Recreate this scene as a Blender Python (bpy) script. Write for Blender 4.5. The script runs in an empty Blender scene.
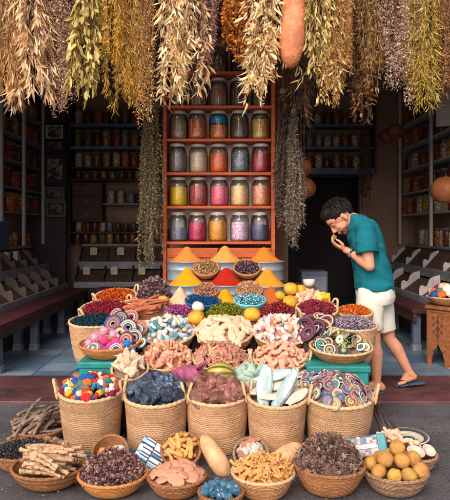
import bpy, bmesh, math, random
import numpy as np
from mathutils import Vector, Matrix, Euler, noise as mnoise
R = random.Random(11)
NR = np.random.RandomState(5)
PI = math.pi
rad = math.radians
SC = bpy.context.scene
COL = SC.collection
F = 603.0      # focal length in pixels of the 500 px high photograph
EYE = 1.36     # camera height

def at(px, py, Y):
    return Vector(((px - 225) * Y / F, Y, EYE - (py - 230) * Y / F))
def lin(c):
    return tuple(((x / 255) / 12.92 if x / 255 < 0.04045 else ((x / 255 + 0.055) / 1.055) ** 2.4) for x in c)

# ------------------------------------------------------------------ materials
MC = {}
def nt_new(name):
    m = bpy.data.materials.new(name); m.use_nodes = True
    nt = m.node_tree
    return m, nt, nt.nodes['Principled BSDF']
def nd(nt, kind, **kw):
    n = nt.nodes.new(kind)
    for k, v in kw.items():
        if k.startswith('i_'): n.inputs[k[2:].replace('_', ' ')].default_value = v
        else: setattr(n, k, v)
    return n
def M(name, col=(200, 200, 200), rough=.75, var=.2, vs=10, bump=0, bs=40, attr=False, rnd=0, hue=0, metal=0, spec=.35, trans=0, speck=None, speck_s=120, speck_t=.55):
    if name in MC: return MC[name]
    m, nt, b = nt_new(name); L = nt.links
    tc = nd(nt, 'ShaderNodeTexCoord')
    if attr:
        src = nd(nt, 'ShaderNodeAttribute', attribute_name='Col').outputs['Color']
    else:
        rgb = nd(nt, 'ShaderNodeRGB'); rgb.outputs[0].default_value = (*lin(col), 1); src = rgb.outputs[0]
    if speck:
        vo = nd(nt, 'ShaderNodeTexVoronoi', i_Scale=speck_s); L.new(tc.outputs['Object'], vo.inputs['Vector'])
        sx = nd(nt, 'ShaderNodeSeparateColor'); L.new(vo.outputs['Color'], sx.inputs[0])
        mr = nd(nt, 'ShaderNodeMapRange'); mr.inputs[1].default_value = speck_t - .2; mr.inputs[2].default_value = speck_t + .2
        L.new(sx.outputs[0], mr.inputs[0])
        mx = nd(nt, 'ShaderNodeMix', data_type='RGBA'); L.new(mr.outputs[0], mx.inputs[0]); L.new(src, mx.inputs[6]); mx.inputs[7].default_value = (*lin(speck), 1)
        src = mx.outputs[2]
    if var:
        no = nd(nt, 'ShaderNodeTexNoise', i_Scale=vs, i_Detail=5.0, i_Roughness=.65); L.new(tc.outputs['Object'], no.inputs['Vector'])
        mr = nd(nt, 'ShaderNodeMapRange'); mr.inputs[1].default_value = .25; mr.inputs[2].default_value = .75
        mr.inputs[3].default_value = 1 - var; mr.inputs[4].default_value = 1 + var
        L.new(no.outputs[0], mr.inputs[0])
        hs = nd(nt, 'ShaderNodeHueSaturation'); L.new(src, hs.inputs['Color']); L.new(mr.outputs[0], hs.inputs['Value']); src = hs.outputs[0]
    if rnd or hue:
        oi = nd(nt, 'ShaderNodeObjectInfo'); hs = nd(nt, 'ShaderNodeHueSaturation')
        mr = nd(nt, 'ShaderNodeMapRange'); mr.inputs[3].default_value = 1 - rnd; mr.inputs[4].default_value = 1 + rnd
        L.new(oi.outputs['Random'], mr.inputs[0]); L.new(mr.outputs[0], hs.inputs['Value'])
        if hue:
            wn = nd(nt, 'ShaderNodeTexWhiteNoise', noise_dimensions='1D'); L.new(oi.outputs['Random'], wn.inputs['W'])
            m2 = nd(nt, 'ShaderNodeMapRange'); m2.inputs[3].default_value = .5 - hue; m2.inputs[4].default_value = .5 + hue
            L.new(wn.outputs[0], m2.inputs[0]); L.new(m2.outputs[0], hs.inputs['Hue'])
        L.new(src, hs.inputs['Color']); src = hs.outputs[0]
    L.new(src, b.inputs['Base Color'])
    b.inputs['Roughness'].default_value = rough; b.inputs['Metallic'].default_value = metal
    b.inputs['Specular IOR Level'].default_value = spec
    if bump:
        n2 = nd(nt, 'ShaderNodeTexNoise', i_Scale=bs, i_Detail=6.0); L.new(tc.outputs['Object'], n2.inputs['Vector'])
        bp = nd(nt, 'ShaderNodeBump', i_Strength=bump, i_Distance=.01); L.new(n2.outputs[0], bp.inputs['Height']); L.new(bp.outputs[0], b.inputs['Normal'])
    if trans:
        out = nt.nodes['Material Output']
        tr = nd(nt, 'ShaderNodeBsdfTranslucent'); L.new(src, tr.inputs[0])
        ms = nd(nt, 'ShaderNodeMixShader', i_Fac=trans); L.new(b.outputs[0], ms.inputs[1]); L.new(tr.outputs[0], ms.inputs[2]); L.new(ms.outputs[0], out.inputs[0])
    MC[name] = m
    return m

def weave(name, c1, c2, dark, bw=.014, rh=.009, bump=.7, rough=.8):
    """coiled raffia: staggered stitches laid out on the metric UVs of the lathe"""
    if name in MC: return MC[name]
    m, nt, b = nt_new(name); L = nt.links
    uv = nd(nt, 'ShaderNodeTexCoord')
    br = nd(nt, 'ShaderNodeTexBrick', offset=.5)
    for k, v in (('Color1', c1), ('Color2', c2), ('Mortar', dark)): br.inputs[k].default_value = (*lin(v), 1)
    br.inputs['Scale'].default_value = 1; br.inputs['Mortar Size'].default_value = rh * .14; br.inputs['Mortar Smooth'].default_value = .9
    br.inputs['Brick Width'].default_value = bw; br.inputs['Row Height'].default_value = rh
    no = nd(nt, 'ShaderNodeTexNoise', i_Scale=30.0, i_Detail=3.0); L.new(uv.outputs['UV'], no.inputs['Vector'])
    va = nd(nt, 'ShaderNodeVectorMath', operation='SCALE'); L.new(no.outputs['Color'], va.inputs[0]); va.inputs['Scale'].default_value = .006
    vb = nd(nt, 'ShaderNodeVectorMath', operation='ADD'); L.new(uv.outputs['UV'], vb.inputs[0]); L.new(va.outputs[0], vb.inputs[1])
    L.new(vb.outputs[0], br.inputs['Vector'])
    n2 = nd(nt, 'ShaderNodeTexNoise', i_Scale=9.0, i_Detail=6.0, i_Roughness=.7); L.new(uv.outputs['Object'], n2.inputs['Vector'])
    mr = nd(nt, 'ShaderNodeMapRange'); mr.inputs[1].default_value = .3; mr.inputs[2].default_value = .7; mr.inputs[3].default_value = .72; mr.inputs[4].default_value = 1.18
    L.new(n2.outputs[0], mr.inputs[0])
    # horizontal coil-to-coil tone change
    mp = nd(nt, 'ShaderNodeMapping'); mp.inputs['Scale'].default_value = (1.2, 60, 1); L.new(uv.outputs['UV'], mp.inputs[0])
    n3 = nd(nt, 'ShaderNodeTexNoise', i_Scale=1.0, i_Detail=2.0); L.new(mp.outputs[0], n3.inputs['Vector'])
    m3 = nd(nt, 'ShaderNodeMapRange'); m3.inputs[1].default_value = .3; m3.inputs[2].default_value = .7; m3.inputs[3].default_value = .8; m3.inputs[4].default_value = 1.12
    L.new(n3.outputs[0], m3.inputs[0])
    mu = nd(nt, 'ShaderNodeMath', operation='MULTIPLY'); L.new(mr.outputs[0], mu.inputs[0]); L.new(m3.outputs[0], mu.inputs[1])
    oi = nd(nt, 'ShaderNodeObjectInfo'); m4 = nd(nt, 'ShaderNodeMapRange'); m4.inputs[3].default_value = .85; m4.inputs[4].default_value = 1.1; L.new(oi.outputs['Random'], m4.inputs[0])
    mu2 = nd(nt, 'ShaderNodeMath', operation='MULTIPLY'); L.new(mu.outputs[0], mu2.inputs[0]); L.new(m4.outputs[0], mu2.inputs[1])
    hs = nd(nt, 'ShaderNodeHueSaturation'); L.new(br.outputs['Color'], hs.inputs['Color']); L.new(mu2.outputs[0], hs.inputs['Value'])
    L.new(hs.outputs[0], b.inputs['Base Color']); b.inputs['Roughness'].default_value = rough; b.inputs['Specular IOR Level'].default_value = .2
    inv = nd(nt, 'ShaderNodeMath', operation='SUBTRACT'); inv.inputs[0].default_value = 1; L.new(br.outputs['Fac'], inv.inputs[1])
    bp = nd(nt, 'ShaderNodeBump', i_Strength=bump, i_Distance=.004); L.new(inv.outputs[0], bp.inputs['Height']); L.new(bp.outputs[0], b.inputs['Normal'])
    MC[name] = m
    return m

def glass_mat(name='jar_glass', tint=(.93, .96, .95), rough=.04):
    if name in MC: return MC[name]
    m, nt, b = nt_new(name); L = nt.links
    out = nt.nodes['Material Output']
    tr = nd(nt, 'ShaderNodeBsdfTransparent'); tr.inputs[0].default_value = (*tint, 1)
    gl = nd(nt, 'ShaderNodeBsdfGlossy'); gl.inputs['Roughness'].default_value = rough
    lw = nd(nt, 'ShaderNodeFresnel', i_IOR=1.5)
    mr = nd(nt, 'ShaderNodeMapRange'); mr.inputs[3].default_value = .03; mr.inputs[4].default_value = .9; L.new(lw.outputs[0], mr.inputs[0])
    ms = nd(nt, 'ShaderNodeMixShader'); L.new(mr.outputs[0], ms.inputs[0]); L.new(tr.outputs[0], ms.inputs[1]); L.new(gl.outputs[0], ms.inputs[2])
    L.new(ms.outputs[0], out.inputs[0]); MC[name] = m
    return m

def rings_mat(name, pal, dr, woven=True):
    """concentric coloured rings, colours chosen per ring and per object"""
    if name in MC: return MC[name]
    m, nt, b = nt_new(name); L = nt.links
    tc = nd(nt, 'ShaderNodeTexCoord'); sp = nd(nt, 'ShaderNodeSeparateXYZ'); L.new(tc.outputs['Object'], sp.inputs[0])
    cb = nd(nt, 'ShaderNodeCombineXYZ'); L.new(sp.outputs[0], cb.inputs[0]); L.new(sp.outputs[1], cb.inputs[1])
    ln = nd(nt, 'ShaderNodeVectorMath', operation='LENGTH'); L.new(cb.outputs[0], ln.inputs[0])
    dv = nd(nt, 'ShaderNodeMath', operation='DIVIDE'); L.new(ln.outputs['Value'], dv.inputs[0]); dv.inputs[1].default_value = dr
    fl = nd(nt, 'ShaderNodeMath', operation='FLOOR'); L.new(dv.outputs[0], fl.inputs[0])
    oi = nd(nt, 'ShaderNodeObjectInfo')
    ad = nd(nt, 'ShaderNodeMath', operation='MULTIPLY_ADD'); L.new(oi.outputs['Random'], ad.inputs[0]); ad.inputs[1].default_value = 517.3; L.new(fl.outputs[0], ad.inputs[2])
    wn = nd(nt, 'ShaderNodeTexWhiteNoise', noise_dimensions='1D'); L.new(ad.outputs[0], wn.inputs['W'])
    cr = nd(nt, 'ShaderNodeValToRGB'); cr.color_ramp.interpolation = 'CONSTANT'
    el = cr.color_ramp.elements
    while len(el) < len(pal): el.new(.5)
    for i, c in enumerate(pal):
        el[i].position = i / len(pal); el[i].color = (*lin(c), 1)
    L.new(wn.outputs[0], cr.inputs[0])
    no = nd(nt, 'ShaderNodeTexNoise', i_Scale=200.0, i_Detail=2.0); L.new(tc.outputs['Object'], no.inputs['Vector'])
    mr = nd(nt, 'ShaderNodeMapRange'); mr.inputs[3].default_value = .6; mr.inputs[4].default_value = 1.3; L.new(no.outputs[0], mr.inputs[0])
    hs = nd(nt, 'ShaderNodeHueSaturation', i_Saturation=.9); L.new(cr.outputs[0], hs.inputs['Color']); L.new(mr.outputs[0], hs.inputs['Value'])
    L.new(hs.outputs[0], b.inputs['Base Color']); b.inputs['Roughness'].default_value = .8
    bp = nd(nt, 'ShaderNodeBump', i_Strength=.5, i_Distance=.004); L.new(no.outputs[0], bp.inputs['Height']); L.new(bp.outputs[0], b.inputs['Normal'])
    MC[name] = m
    return m

def wood(name, col, dark, scale=(1, 1, 14), rough=.55, bump=.15, spec=.3):
    if name in MC: return MC[name]
    m, nt, b = nt_new(name); L = nt.links
    tc = nd(nt, 'ShaderNodeTexCoord'); mp = nd(nt, 'ShaderNodeMapping'); mp.inputs['Scale'].default_value = scale; L.new(tc.outputs['Object'], mp.inputs[0])
    no = nd(nt, 'ShaderNodeTexNoise', i_Scale=3.0, i_Detail=8.0, i_Roughness=.7, i_Distortion=.6); L.new(mp.outputs[0], no.inputs['Vector'])
    cr = nd(nt, 'ShaderNodeValToRGB'); cr.color_ramp.elements[0].position = .3; cr.color_ramp.elements[1].position = .7
    cr.color_ramp.elements[0].color = (*lin(dark), 1); cr.color_ramp.elements[1].color = (*lin(col), 1)
    L.new(no.outputs[0], cr.inputs[0]); L.new(cr.outputs[0], b.inputs['Base Color']); b.inputs['Roughness'].default_value = rough; b.inputs['Specular IOR Level'].default_value = spec
    bp = nd(nt, 'ShaderNodeBump', i_Strength=bump, i_Distance=.01); L.new(no.outputs[0], bp.inputs['Height']); L.new(bp.outputs[0], b.inputs['Normal'])
    MC[name] = m
    return m

# ------------------------------------------------------------------ meshes
class MB:
    def __init__(s): s.v = []; s.f = []; s.c = []; s.t = []
    def add(s, vs, fs, c=(1, 1, 1), uv=None):
        o = len(s.v); vs = [tuple(v) for v in vs]
        s.v += vs; s.f += [tuple(i + o for i in f) for f in fs]
        s.c += [c] * len(vs); s.t += uv if uv else [(0, 0)] * len(vs)
        return s
    def box(s, x0, x1, y0, y1, z0, z1, mx=None, c=(1, 1, 1)):
        vs = [Vector((x, y, z)) for z in (z0, z1) for y in (y0, y1) for x in (x0, x1)]
        if mx: vs = [mx @ v for v in vs]
        return s.add(vs, [(0, 2, 3, 1), (4, 5, 7, 6), (0, 1, 5, 4), (2, 6, 7, 3), (0, 4, 6, 2), (1, 3, 7, 5)], c)
    def lathe(s, prof, seg=32, mx=None, c=(1, 1, 1), wob=0, seed=0):
        vs = []; uv = []; fs = []; d = 0; n = len(prof)
        rmax = max(p[0] for p in prof)
        for i, (r, z) in enumerate(prof):
            if i: d += math.hypot(r - prof[i - 1][0], z - prof[i - 1][1])
            for k in range(seg + 1):
                a = PI / 2 + 2 * PI * (k % seg) / seg
                rr = r * (1 + wob * mnoise.noise(Vector((math.cos(a) * 1.3 + seed, math.sin(a) * 1.3, z * 4))))
                vs.append((rr * math.cos(a), rr * math.sin(a), z)); uv.append((2 * PI * k / seg * rmax, d))
        w = seg + 1
        for i in range(n - 1):
            for k in range(seg):
                fs.append((i * w + k, i * w + k + 1, (i + 1) * w + k + 1, (i + 1) * w + k))
        if mx: vs = [mx @ Vector(v) for v in vs]
        return s.add(vs, fs, c, uv)
    def tube(s, pts, rads, seg=8, cap=True, c=(1, 1, 1), flat=1.0):
        pts = [Vector(p) for p in pts]
        if not hasattr(rads, '__len__'): rads = [rads] * len(pts)
        vs = []; fs = []; uv = []; prev = None; d = 0
        for i, p in enumerate(pts):
            t = (pts[min(i + 1, len(pts) - 1)] - pts[max(i - 1, 0)]).normalized()
            if prev is None:
                up = Vector((0, 0, 1)) if abs(t.z) < .9 else Vector((0, 1, 0))
                n = t.cross(up).normalized()
            else:
                n = (prev - t * prev.dot(t)).normalized()
            prev = n; bn = t.cross(n)
            if i: d += (p - pts[i - 1]).length
            for k in range(seg):
                a = 2 * PI * k / seg
                vs.append(p + (n * math.cos(a) + bn * math.sin(a) * flat) * rads[i]); uv.append((a * max(rads), d))
        for i in range(len(pts) - 1):
            for k in range(seg):
                k2 = (k + 1) % seg
                fs.append((i * seg + k, i * seg + k2, (i + 1) * seg + k2, (i + 1) * seg + k))
        if cap:
            fs.append(tuple(range(seg - 1, -1, -1))); fs.append(tuple((len(pts) - 1) * seg + k for k in range(seg)))
        return s.add(vs, fs, c, uv)
    def capsule(s, a, b, ra, rb, seg=16, sy=1.0):
        """tapered limb with round ends"""
        a = Vector(a); b = Vector(b); d = (b - a); L = d.length; d.normalize()
        pts = []; rs = []
        for t in (-.98, -.85, -.55, -.2): pts.append(a + d * ra * t); rs.append(ra * math.sqrt(1 - t * t))
        for t in (.0, .25, .5, .75, 1): pts.append(a + d * L * t); rs.append(ra + (rb - ra) * t)
        for t in (.2, .55, .85, .98): pts.append(b + d * rb * t); rs.append(rb * math.sqrt(1 - t * t))
        return s.tube(pts, rs, seg, flat=sy)
    def ell(s, c, r, seg=20, rings=12, mx=None, noise_amp=0, nf=3, seed=0, col=(1, 1, 1), power=1.0):
        vs = []; fs = []
        vs.append(Vector((0, 0, -1)))
        for i in range(1, rings):
            ph = -PI / 2 + PI * i / rings
            for k in range(seg):
                a = 2 * PI * k / seg
                v = Vector((math.cos(ph) * math.cos(a), math.cos(ph) * math.sin(a), math.sin(ph)))
                if power != 1.0: v = Vector([math.copysign(abs(x) ** power, x) for x in v])
                vs.append(v)
        vs.append(Vector((0, 0, 1)))
        out = []
        for v in vs:
            k = 1 + noise_amp * mnoise.noise(v * nf + Vector((seed * 7.3, seed * 1.7, 0)))
            p = Vector((v.x * r[0] * k, v.y * r[1] * k, v.z * r[2] * k))
            if mx: p = mx @ p
            out.append(p + Vector(c))
        for k in range(seg): fs.append((0, 1 + (k + 1) % seg, 1 + k))
        for i in range(rings - 2):
            for k in range(seg):
                k2 = (k + 1) % seg
                fs.append((1 + i * seg + k, 1 + i * seg + k2, 1 + (i + 1) * seg + k2, 1 + (i + 1) * seg + k))
        e = len(vs) - 1; o = 1 + (rings - 2) * seg
        for k in range(seg): fs.append((o + k, o + (k + 1) % seg, e))
        return s.add(out, fs, col)
    def prism(s, poly, z0, z1, mx=None, c=(1, 1, 1)):
        n = len(poly); vs = [Vector((x, y, z0)) for x, y in poly] + [Vector((x, y, z1)) for x, y in poly]
        if mx: vs = [mx @ v for v in vs]
        fs = [tuple(range(n - 1, -1, -1)), tuple(range(n, 2 * n))] + [(i, (i + 1) % n, n + (i + 1) % n, n + i) for i in range(n)]
        return s.add(vs, fs, c)
    def mesh(s, name, mat, smooth=True):
        me = bpy.data.meshes.new(name); me.from_pydata(s.v, [], s.f)
        ca = me.color_attributes.new('Col', 'FLOAT_COLOR', 'POINT')
        ca.data.foreach_set('color', np.array([(*c, 1) for c in s.c], dtype=np.float32).ravel())
        uv = me.uv_layers.new(name='UVMap')
        vi = np.zeros(len(me.loops), dtype=np.int32); me.loops.foreach_get('vertex_index', vi)
        uv.data.foreach_set('uv', np.array(s.t, dtype=np.float32)[vi].ravel())
        if smooth: me.polygons.foreach_set('use_smooth', [True] * len(me.polygons))
        me.materials.append(mat); me.update()
        return me
    def build(s, name, mat, parent=None, smooth=True, bevel=0, sub=0, split=None):
        me = s.mesh(name, mat, smooth)
        return link(name, me, parent, bevel, sub, split)
def link(name, me, parent=None, bevel=0, sub=0, split=None):
    o = bpy.data.objects.new(name, me); COL.objects.link(o)
    if parent: o.parent = parent
    if bevel:
        b = o.modifiers.new('bevel', 'BEVEL'); b.width = bevel; b.segments = 2; b.limit_method = 'ANGLE'; b.harden_normals = False
    if sub:
        b = o.modifiers.new('sub', 'SUBSURF'); b.levels = b.render_levels = sub
    return o
def np_mesh(name, V, Fc, C, mat, smooth=False):
    """V (n,3), Fc (m,k) constant size faces, C (n,3)"""
    me = bpy.data.meshes.new(name); k = Fc.shape[1]
    me.vertices.add(len(V)); me.vertices.foreach_set('co', V.astype(np.float32).ravel())
    me.loops.add(Fc.size); me.loops.foreach_set('vertex_index', Fc.astype(np.int32).ravel())
    me.polygons.add(len(Fc)); me.polygons.foreach_set('loop_start', (np.arange(len(Fc)) * k).astype(np.int32))
    me.polygons.foreach_set('loop_total', np.full(len(Fc), k, dtype=np.int32))
    if smooth: me.polygons.foreach_set('use_smooth', np.ones(len(Fc), dtype=bool))
    me.update(calc_edges=True); me.validate()
    ca = me.color_attributes.new('Col', 'FLOAT_COLOR', 'POINT')
    ca.data.foreach_set('color', np.concatenate([C, np.ones((len(C), 1))], 1).astype(np.float32).ravel())
    me.materials.append(mat)
    return me

def tag(o, label=None, cat=None, group=None, kind=None):
    if label: o['label'] = label
    if cat: o['category'] = cat
    if group: o['group'] = group
    if kind: o['kind'] = kind
    return o
def thing(name, label, cat, loc=(0, 0, 0), rot=(0, 0, 0), group=None, mx=None):
    o = bpy.data.objects.new(name, None); COL.objects.link(o); o.empty_display_size = .05
    if mx is not None: o.matrix_basis = mx
    else: o.location = loc; o.rotation_euler = rot
    return tag(o, label, cat, group)
def put(name, me, mx, label, cat, group=None, parent=None):
    o = bpy.data.objects.new(name, me); COL.objects.link(o); o.matrix_basis = mx
    if parent: o.parent = parent
    if label: tag(o, label, cat, group)
    return o
def MXT(loc, rot=(0, 0, 0), s=1):
    if not hasattr(s, '__len__'): s = (s, s, s)
    return Matrix.LocRotScale(Vector(loc), Euler(rot), Vector(s))
# ------------------------------------------------------------------ camera, light
cam = bpy.data.cameras.new('camera'); co = bpy.data.objects.new('camera', cam); COL.objects.link(co)
co.location = (0, 0, EYE); co.rotation_euler = (PI / 2, 0, 0)
cam.sensor_fit = 'VERTICAL'; cam.sensor_height = 24; cam.lens = 24 * F / 500
cam.shift_y = -20 / 500; cam.clip_end = 400
SC.camera = co
w = bpy.data.worlds.new('World'); SC.world = w; w.use_nodes = True
nt = w.node_tree; bg = nt.nodes['Background']
sky = nt.nodes.new('ShaderNodeTexSky'); sky.sky_type = 'NISHITA'; sky.sun_disc = False
SUN_EL, SUN_AZ = 38, 200      # azimuth: 180 = straight behind the camera
sky.sun_elevation = rad(SUN_EL); sky.sun_rotation = rad(SUN_AZ)
sky.air_density = 1.0; sky.dust_density = 4.0
hs = nt.nodes.new('ShaderNodeHueSaturation'); hs.inputs['Saturation'].default_value = .4
nt.links.new(sky.outputs[0], hs.inputs['Color']); nt.links.new(hs.outputs[0], bg.inputs[0]); bg.inputs[1].default_value = .225
sl = bpy.data.lights.new('sun', 'SUN'); so = bpy.data.objects.new('sun', sl); COL.objects.link(so)
sl.energy = 2.15; sl.angle = rad(40); sl.color = (1, .87, .72)
d = Vector((math.sin(rad(SUN_AZ)) * math.cos(rad(SUN_EL)), math.cos(rad(SUN_AZ)) * math.cos(rad(SUN_EL)), math.sin(rad(SUN_EL))))
so.rotation_euler = d.to_track_quat('Z', 'Y').to_euler()
SC.view_settings.view_transform = 'Standard'; SC.view_settings.look = 'None'; SC.view_settings.exposure = 0
SC.cycles.max_bounces = 6; SC.cycles.diffuse_bounces = 4; SC.cycles.glossy_bounces = 2; SC.cycles.transparent_max_bounces = 8

# ------------------------------------------------------------------ setting
def street_mat():
    m, nt, b = nt_new('street_paving'); L = nt.links
    tc = nd(nt, 'ShaderNodeTexCoord')
    n1 = nd(nt, 'ShaderNodeTexNoise', i_Scale=1.3, i_Detail=7.0, i_Roughness=.65); L.new(tc.outputs['Object'], n1.inputs['Vector'])
    n2 = nd(nt, 'ShaderNodeTexNoise', i_Scale=55.0, i_Detail=4.0); L.new(tc.outputs['Object'], n2.inputs['Vector'])
    cr = nd(nt, 'ShaderNodeValToRGB'); e = cr.color_ramp.elements
    e[0].position = .32; e[1].position = .7; e[0].color = (.042, .039, .043, 1); e[1].color = (.14, .128, .135, 1)
    L.new(n1.outputs[0], cr.inputs[0])
    br = nd(nt, 'ShaderNodeTexBrick', offset=.37); br.inputs['Scale'].default_value = 1; br.inputs['Mortar Size'].default_value = .004; br.inputs['Mortar Smooth'].default_value = .5
    br.inputs['Brick Width'].default_value = .62; br.inputs['Row Height'].default_value = .34
    br.inputs['Color1'].default_value = (1, 1, 1, 1); br.inputs['Color2'].default_value = (.75, .76, .8, 1); br.inputs['Mortar'].default_value = (.45, .45, .45, 1)
    va = nd(nt, 'ShaderNodeVectorMath', operation='ADD'); sc = nd(nt, 'ShaderNodeVectorMath', operation='SCALE'); sc.inputs['Scale'].default_value = .05
    n3 = nd(nt, 'ShaderNodeTexNoise', i_Scale=4.0); L.new(tc.outputs['Object'], n3.inputs['Vector']); L.new(n3.outputs['Color'], sc.inputs[0])
    L.new(tc.outputs['Object'], va.inputs[0]); L.new(sc.outputs[0], va.inputs[1]); L.new(va.outputs[0], br.inputs['Vector'])
    m1 = nd(nt, 'ShaderNodeMix', data_type='RGBA', blend_type='MULTIPLY'); m1.inputs[0].default_value = .85; L.new(cr.outputs[0], m1.inputs[6]); L.new(br.outputs['Color'], m1.inputs[7])
    mr = nd(nt, 'ShaderNodeMapRange'); mr.inputs[1].default_value = .3; mr.inputs[2].default_value = .7; mr.inputs[3].default_value = .65; mr.inputs[4].default_value = 1.4; L.new(n2.outputs[0], mr.inputs[0])
    h = nd(nt, 'ShaderNodeHueSaturation'); L.new(m1.outputs[2], h.inputs['Color']); L.new(mr.outputs[0], h.inputs['Value']); L.new(h.outputs[0], b.inputs['Base Color'])
    rr = nd(nt, 'ShaderNodeMapRange'); rr.inputs[1].default_value = .3; rr.inputs[2].default_value = .7; rr.inputs[3].default_value = .75; rr.inputs[4].default_value = .5; L.new(n1.outputs[0], rr.inputs[0]); L.new(rr.outputs[0], b.inputs['Roughness'])
    ad = nd(nt, 'ShaderNodeMath', operation='MULTIPLY_ADD'); L.new(br.outputs['Fac'], ad.inputs[0]); ad.inputs[1].default_value = -1.2; L.new(n2.outputs[0], ad.inputs[2])
    bp = nd(nt, 'ShaderNodeBump', i_Strength=.6, i_Distance=.006); L.new(ad.outputs[0], bp.inputs['Height']); L.new(bp.outputs[0], b.inputs['Normal'])
    return m
def tile_mat():
    m, nt, b = nt_new('blue_floor_tiles'); L = nt.links
    tc = nd(nt, 'ShaderNodeTexCoord')
    br = nd(nt, 'ShaderNodeTexBrick', offset=0); br.inputs['Scale'].default_value = 1; br.inputs['Mortar Size'].default_value = .005
    br.inputs['Brick Width'].default_value = .36; br.inputs['Row Height'].default_value = .36
    br.inputs['Color1'].default_value = (*lin((84, 112, 138)), 1); br.inputs['Color2'].default_value = (*lin((132, 150, 165)), 1); br.inputs['Mortar'].default_value = (*lin((48, 62, 80)), 1)
    L.new(tc.outputs['Object'], br.inputs['Vector'])
    no = nd(nt, 'ShaderNodeTexNoise', i_Scale=2.2, i_Detail=8.0, i_Roughness=.7); L.new(tc.outputs['Object'], no.inputs['Vector'])
    mr = nd(nt, 'ShaderNodeMapRange'); mr.inputs[1].default_value = .3; mr.inputs[2].default_value = .7; mr.inputs[3].default_value = .55; mr.inputs[4].default_value = 1.15; L.new(no.outputs[0], mr.inputs[0])
    h = nd(nt, 'ShaderNodeHueSaturation'); L.new(br.outputs['Color'], h.inputs['Color']); L.new(mr.outputs[0], h.inputs['Value']); L.new(h.outputs[0], b.inputs['Base Color'])
    r2 = nd(nt, 'ShaderNodeMapRange'); r2.inputs[3].default_value = .55; r2.inputs[4].default_value = .3; L.new(no.outputs[0], r2.inputs[0]); L.new(r2.outputs[0], b.inputs['Roughness'])
    bp = nd(nt, 'ShaderNodeBump', i_Strength=.3, i_Distance=.003); L.new(br.outputs['Fac'], bp.inputs['Height']); bp.invert = True; L.new(bp.outputs[0], b.inputs['Normal'])
    return m
def step_mat():
    m, nt, b = nt_new('maroon_step'); L = nt.links
    tc = nd(nt, 'ShaderNodeTexCoord'); no = nd(nt, 'ShaderNodeTexNoise', i_Scale=2.6, i_Detail=9.0, i_Roughness=.72); L.new(tc.outputs['Object'], no.inputs['Vector'])
    cr = nd(nt, 'ShaderNodeValToRGB'); e = cr.color_ramp.elements
    e[0].position = .3; e[0].color = (*lin((44, 27, 30)), 1); e[1].position = .66; e[1].color = (*lin((108, 64, 64)), 1)
    x = e.new(.71); x.color = (*lin((78, 84, 100)), 1)
    L.new(no.outputs[0], cr.inputs[0])
    n2 = nd(nt, 'ShaderNodeTexNoise', i_Scale=60.0, i_Detail=3.0); L.new(tc.outputs['Object'], n2.inputs['Vector'])
    mr = nd(nt, 'ShaderNodeMapRange'); mr.inputs[3].default_value = .6; mr.inputs[4].default_value = 1.4; L.new(n2.outputs[0], mr.inputs[0])
    h = nd(nt, 'ShaderNodeHueSaturation'); L.new(cr.outputs[0], h.inputs['Color']); L.new(mr.outputs[0], h.inputs['Value']); L.new(h.outputs[0], b.inputs['Base Color'])
    b.inputs['Roughness'].default_value = .6
    bp = nd(nt, 'ShaderNodeBump', i_Strength=.4, i_Distance=.006); L.new(n2.outputs[0], bp.inputs['Height']); L.new(bp.outputs[0], b.inputs['Normal'])
    return m
def sheet(name, x0, x1, y0, y1, z, mat):
    mb = MB(); mb.add([(x0, y0, z), (x1, y0, z), (x1, y1, z), (x0, y1, z)], [(0, 1, 2, 3)])
    return tag(mb.build(name, mat, smooth=False), kind='structure')
sheet('street', -60, 60, -60, 60, 0, street_mat())
mb = MB(); mb.box(-3.3, 3.3, 4.72, 5.56, -.02, .02); tag(mb.build('doorstep', step_mat(), smooth=False, bevel=.008), kind='structure')
sheet('tiled_floor', -3.3, 3.3, 5.56, 13, .012, tile_mat())

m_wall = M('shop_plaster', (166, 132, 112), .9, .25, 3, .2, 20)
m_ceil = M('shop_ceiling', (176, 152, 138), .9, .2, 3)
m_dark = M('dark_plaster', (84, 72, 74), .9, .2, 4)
m_fac = M('facade_plaster', (150, 110, 88), .9, .2, 3, .3, 25)
bld = thing('shop_building', 'open fronted spice shop building with dark plastered walls around the stall', 'building')
mb = MB(); mb.box(-3.45, -3.3, 5.2, 13, 0, 3.8); mb.build('wall', m_wall, bld, False)
mb = MB(); mb.box(3.3, 3.45, 5.2, 13, 0, 3.8); mb.build('wall', m_wall, bld, False)
mb = MB()                                     # back wall with the dark doorway
mb.box(-3.3, 1.1, 10.5, 10.65, 0, 3.8); mb.box(2.35, 3.3, 10.5, 10.65, 0, 3.8); mb.box(1.1, 2.35, 10.502, 10.648, 2.3, 3.8)
mb.build('wall', m_wall, bld, False)
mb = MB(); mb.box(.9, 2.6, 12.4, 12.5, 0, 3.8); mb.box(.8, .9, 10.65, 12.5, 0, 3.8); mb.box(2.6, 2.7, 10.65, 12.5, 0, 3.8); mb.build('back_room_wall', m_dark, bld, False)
mb = MB(); mb.box(-3.3, 3.3, 5.25, 13, 3.7, 3.85); mb.build('ceiling', m_ceil, bld, False)
mb = MB(); mb.box(-7, 7, 5.05, 5.25, 3.3, 5.2); mb.build('lintel', m_fac, bld, False)
for s in (-1, 1):
    mb = MB(); mb.box(min(s * 2.75, s * 7), max(s * 2.75, s * 7), 5.05, 5.2, 0, 3.3); mb.build('pier', m_fac, bld, False)
mb = MB(); mb.box(-.62, .62, 6.25, 6.6, 0.012, 3.7); mb.build('pillar', M('pillar_plaster', (120, 78, 58), .9, .2, 3, .2, 20), bld, False)
mb = MB(); mb.box(-3.3, -2.62, 9.9, 10.0, 0.012, 3.7); mb.build('partition', m_dark, bld, False)

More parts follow.
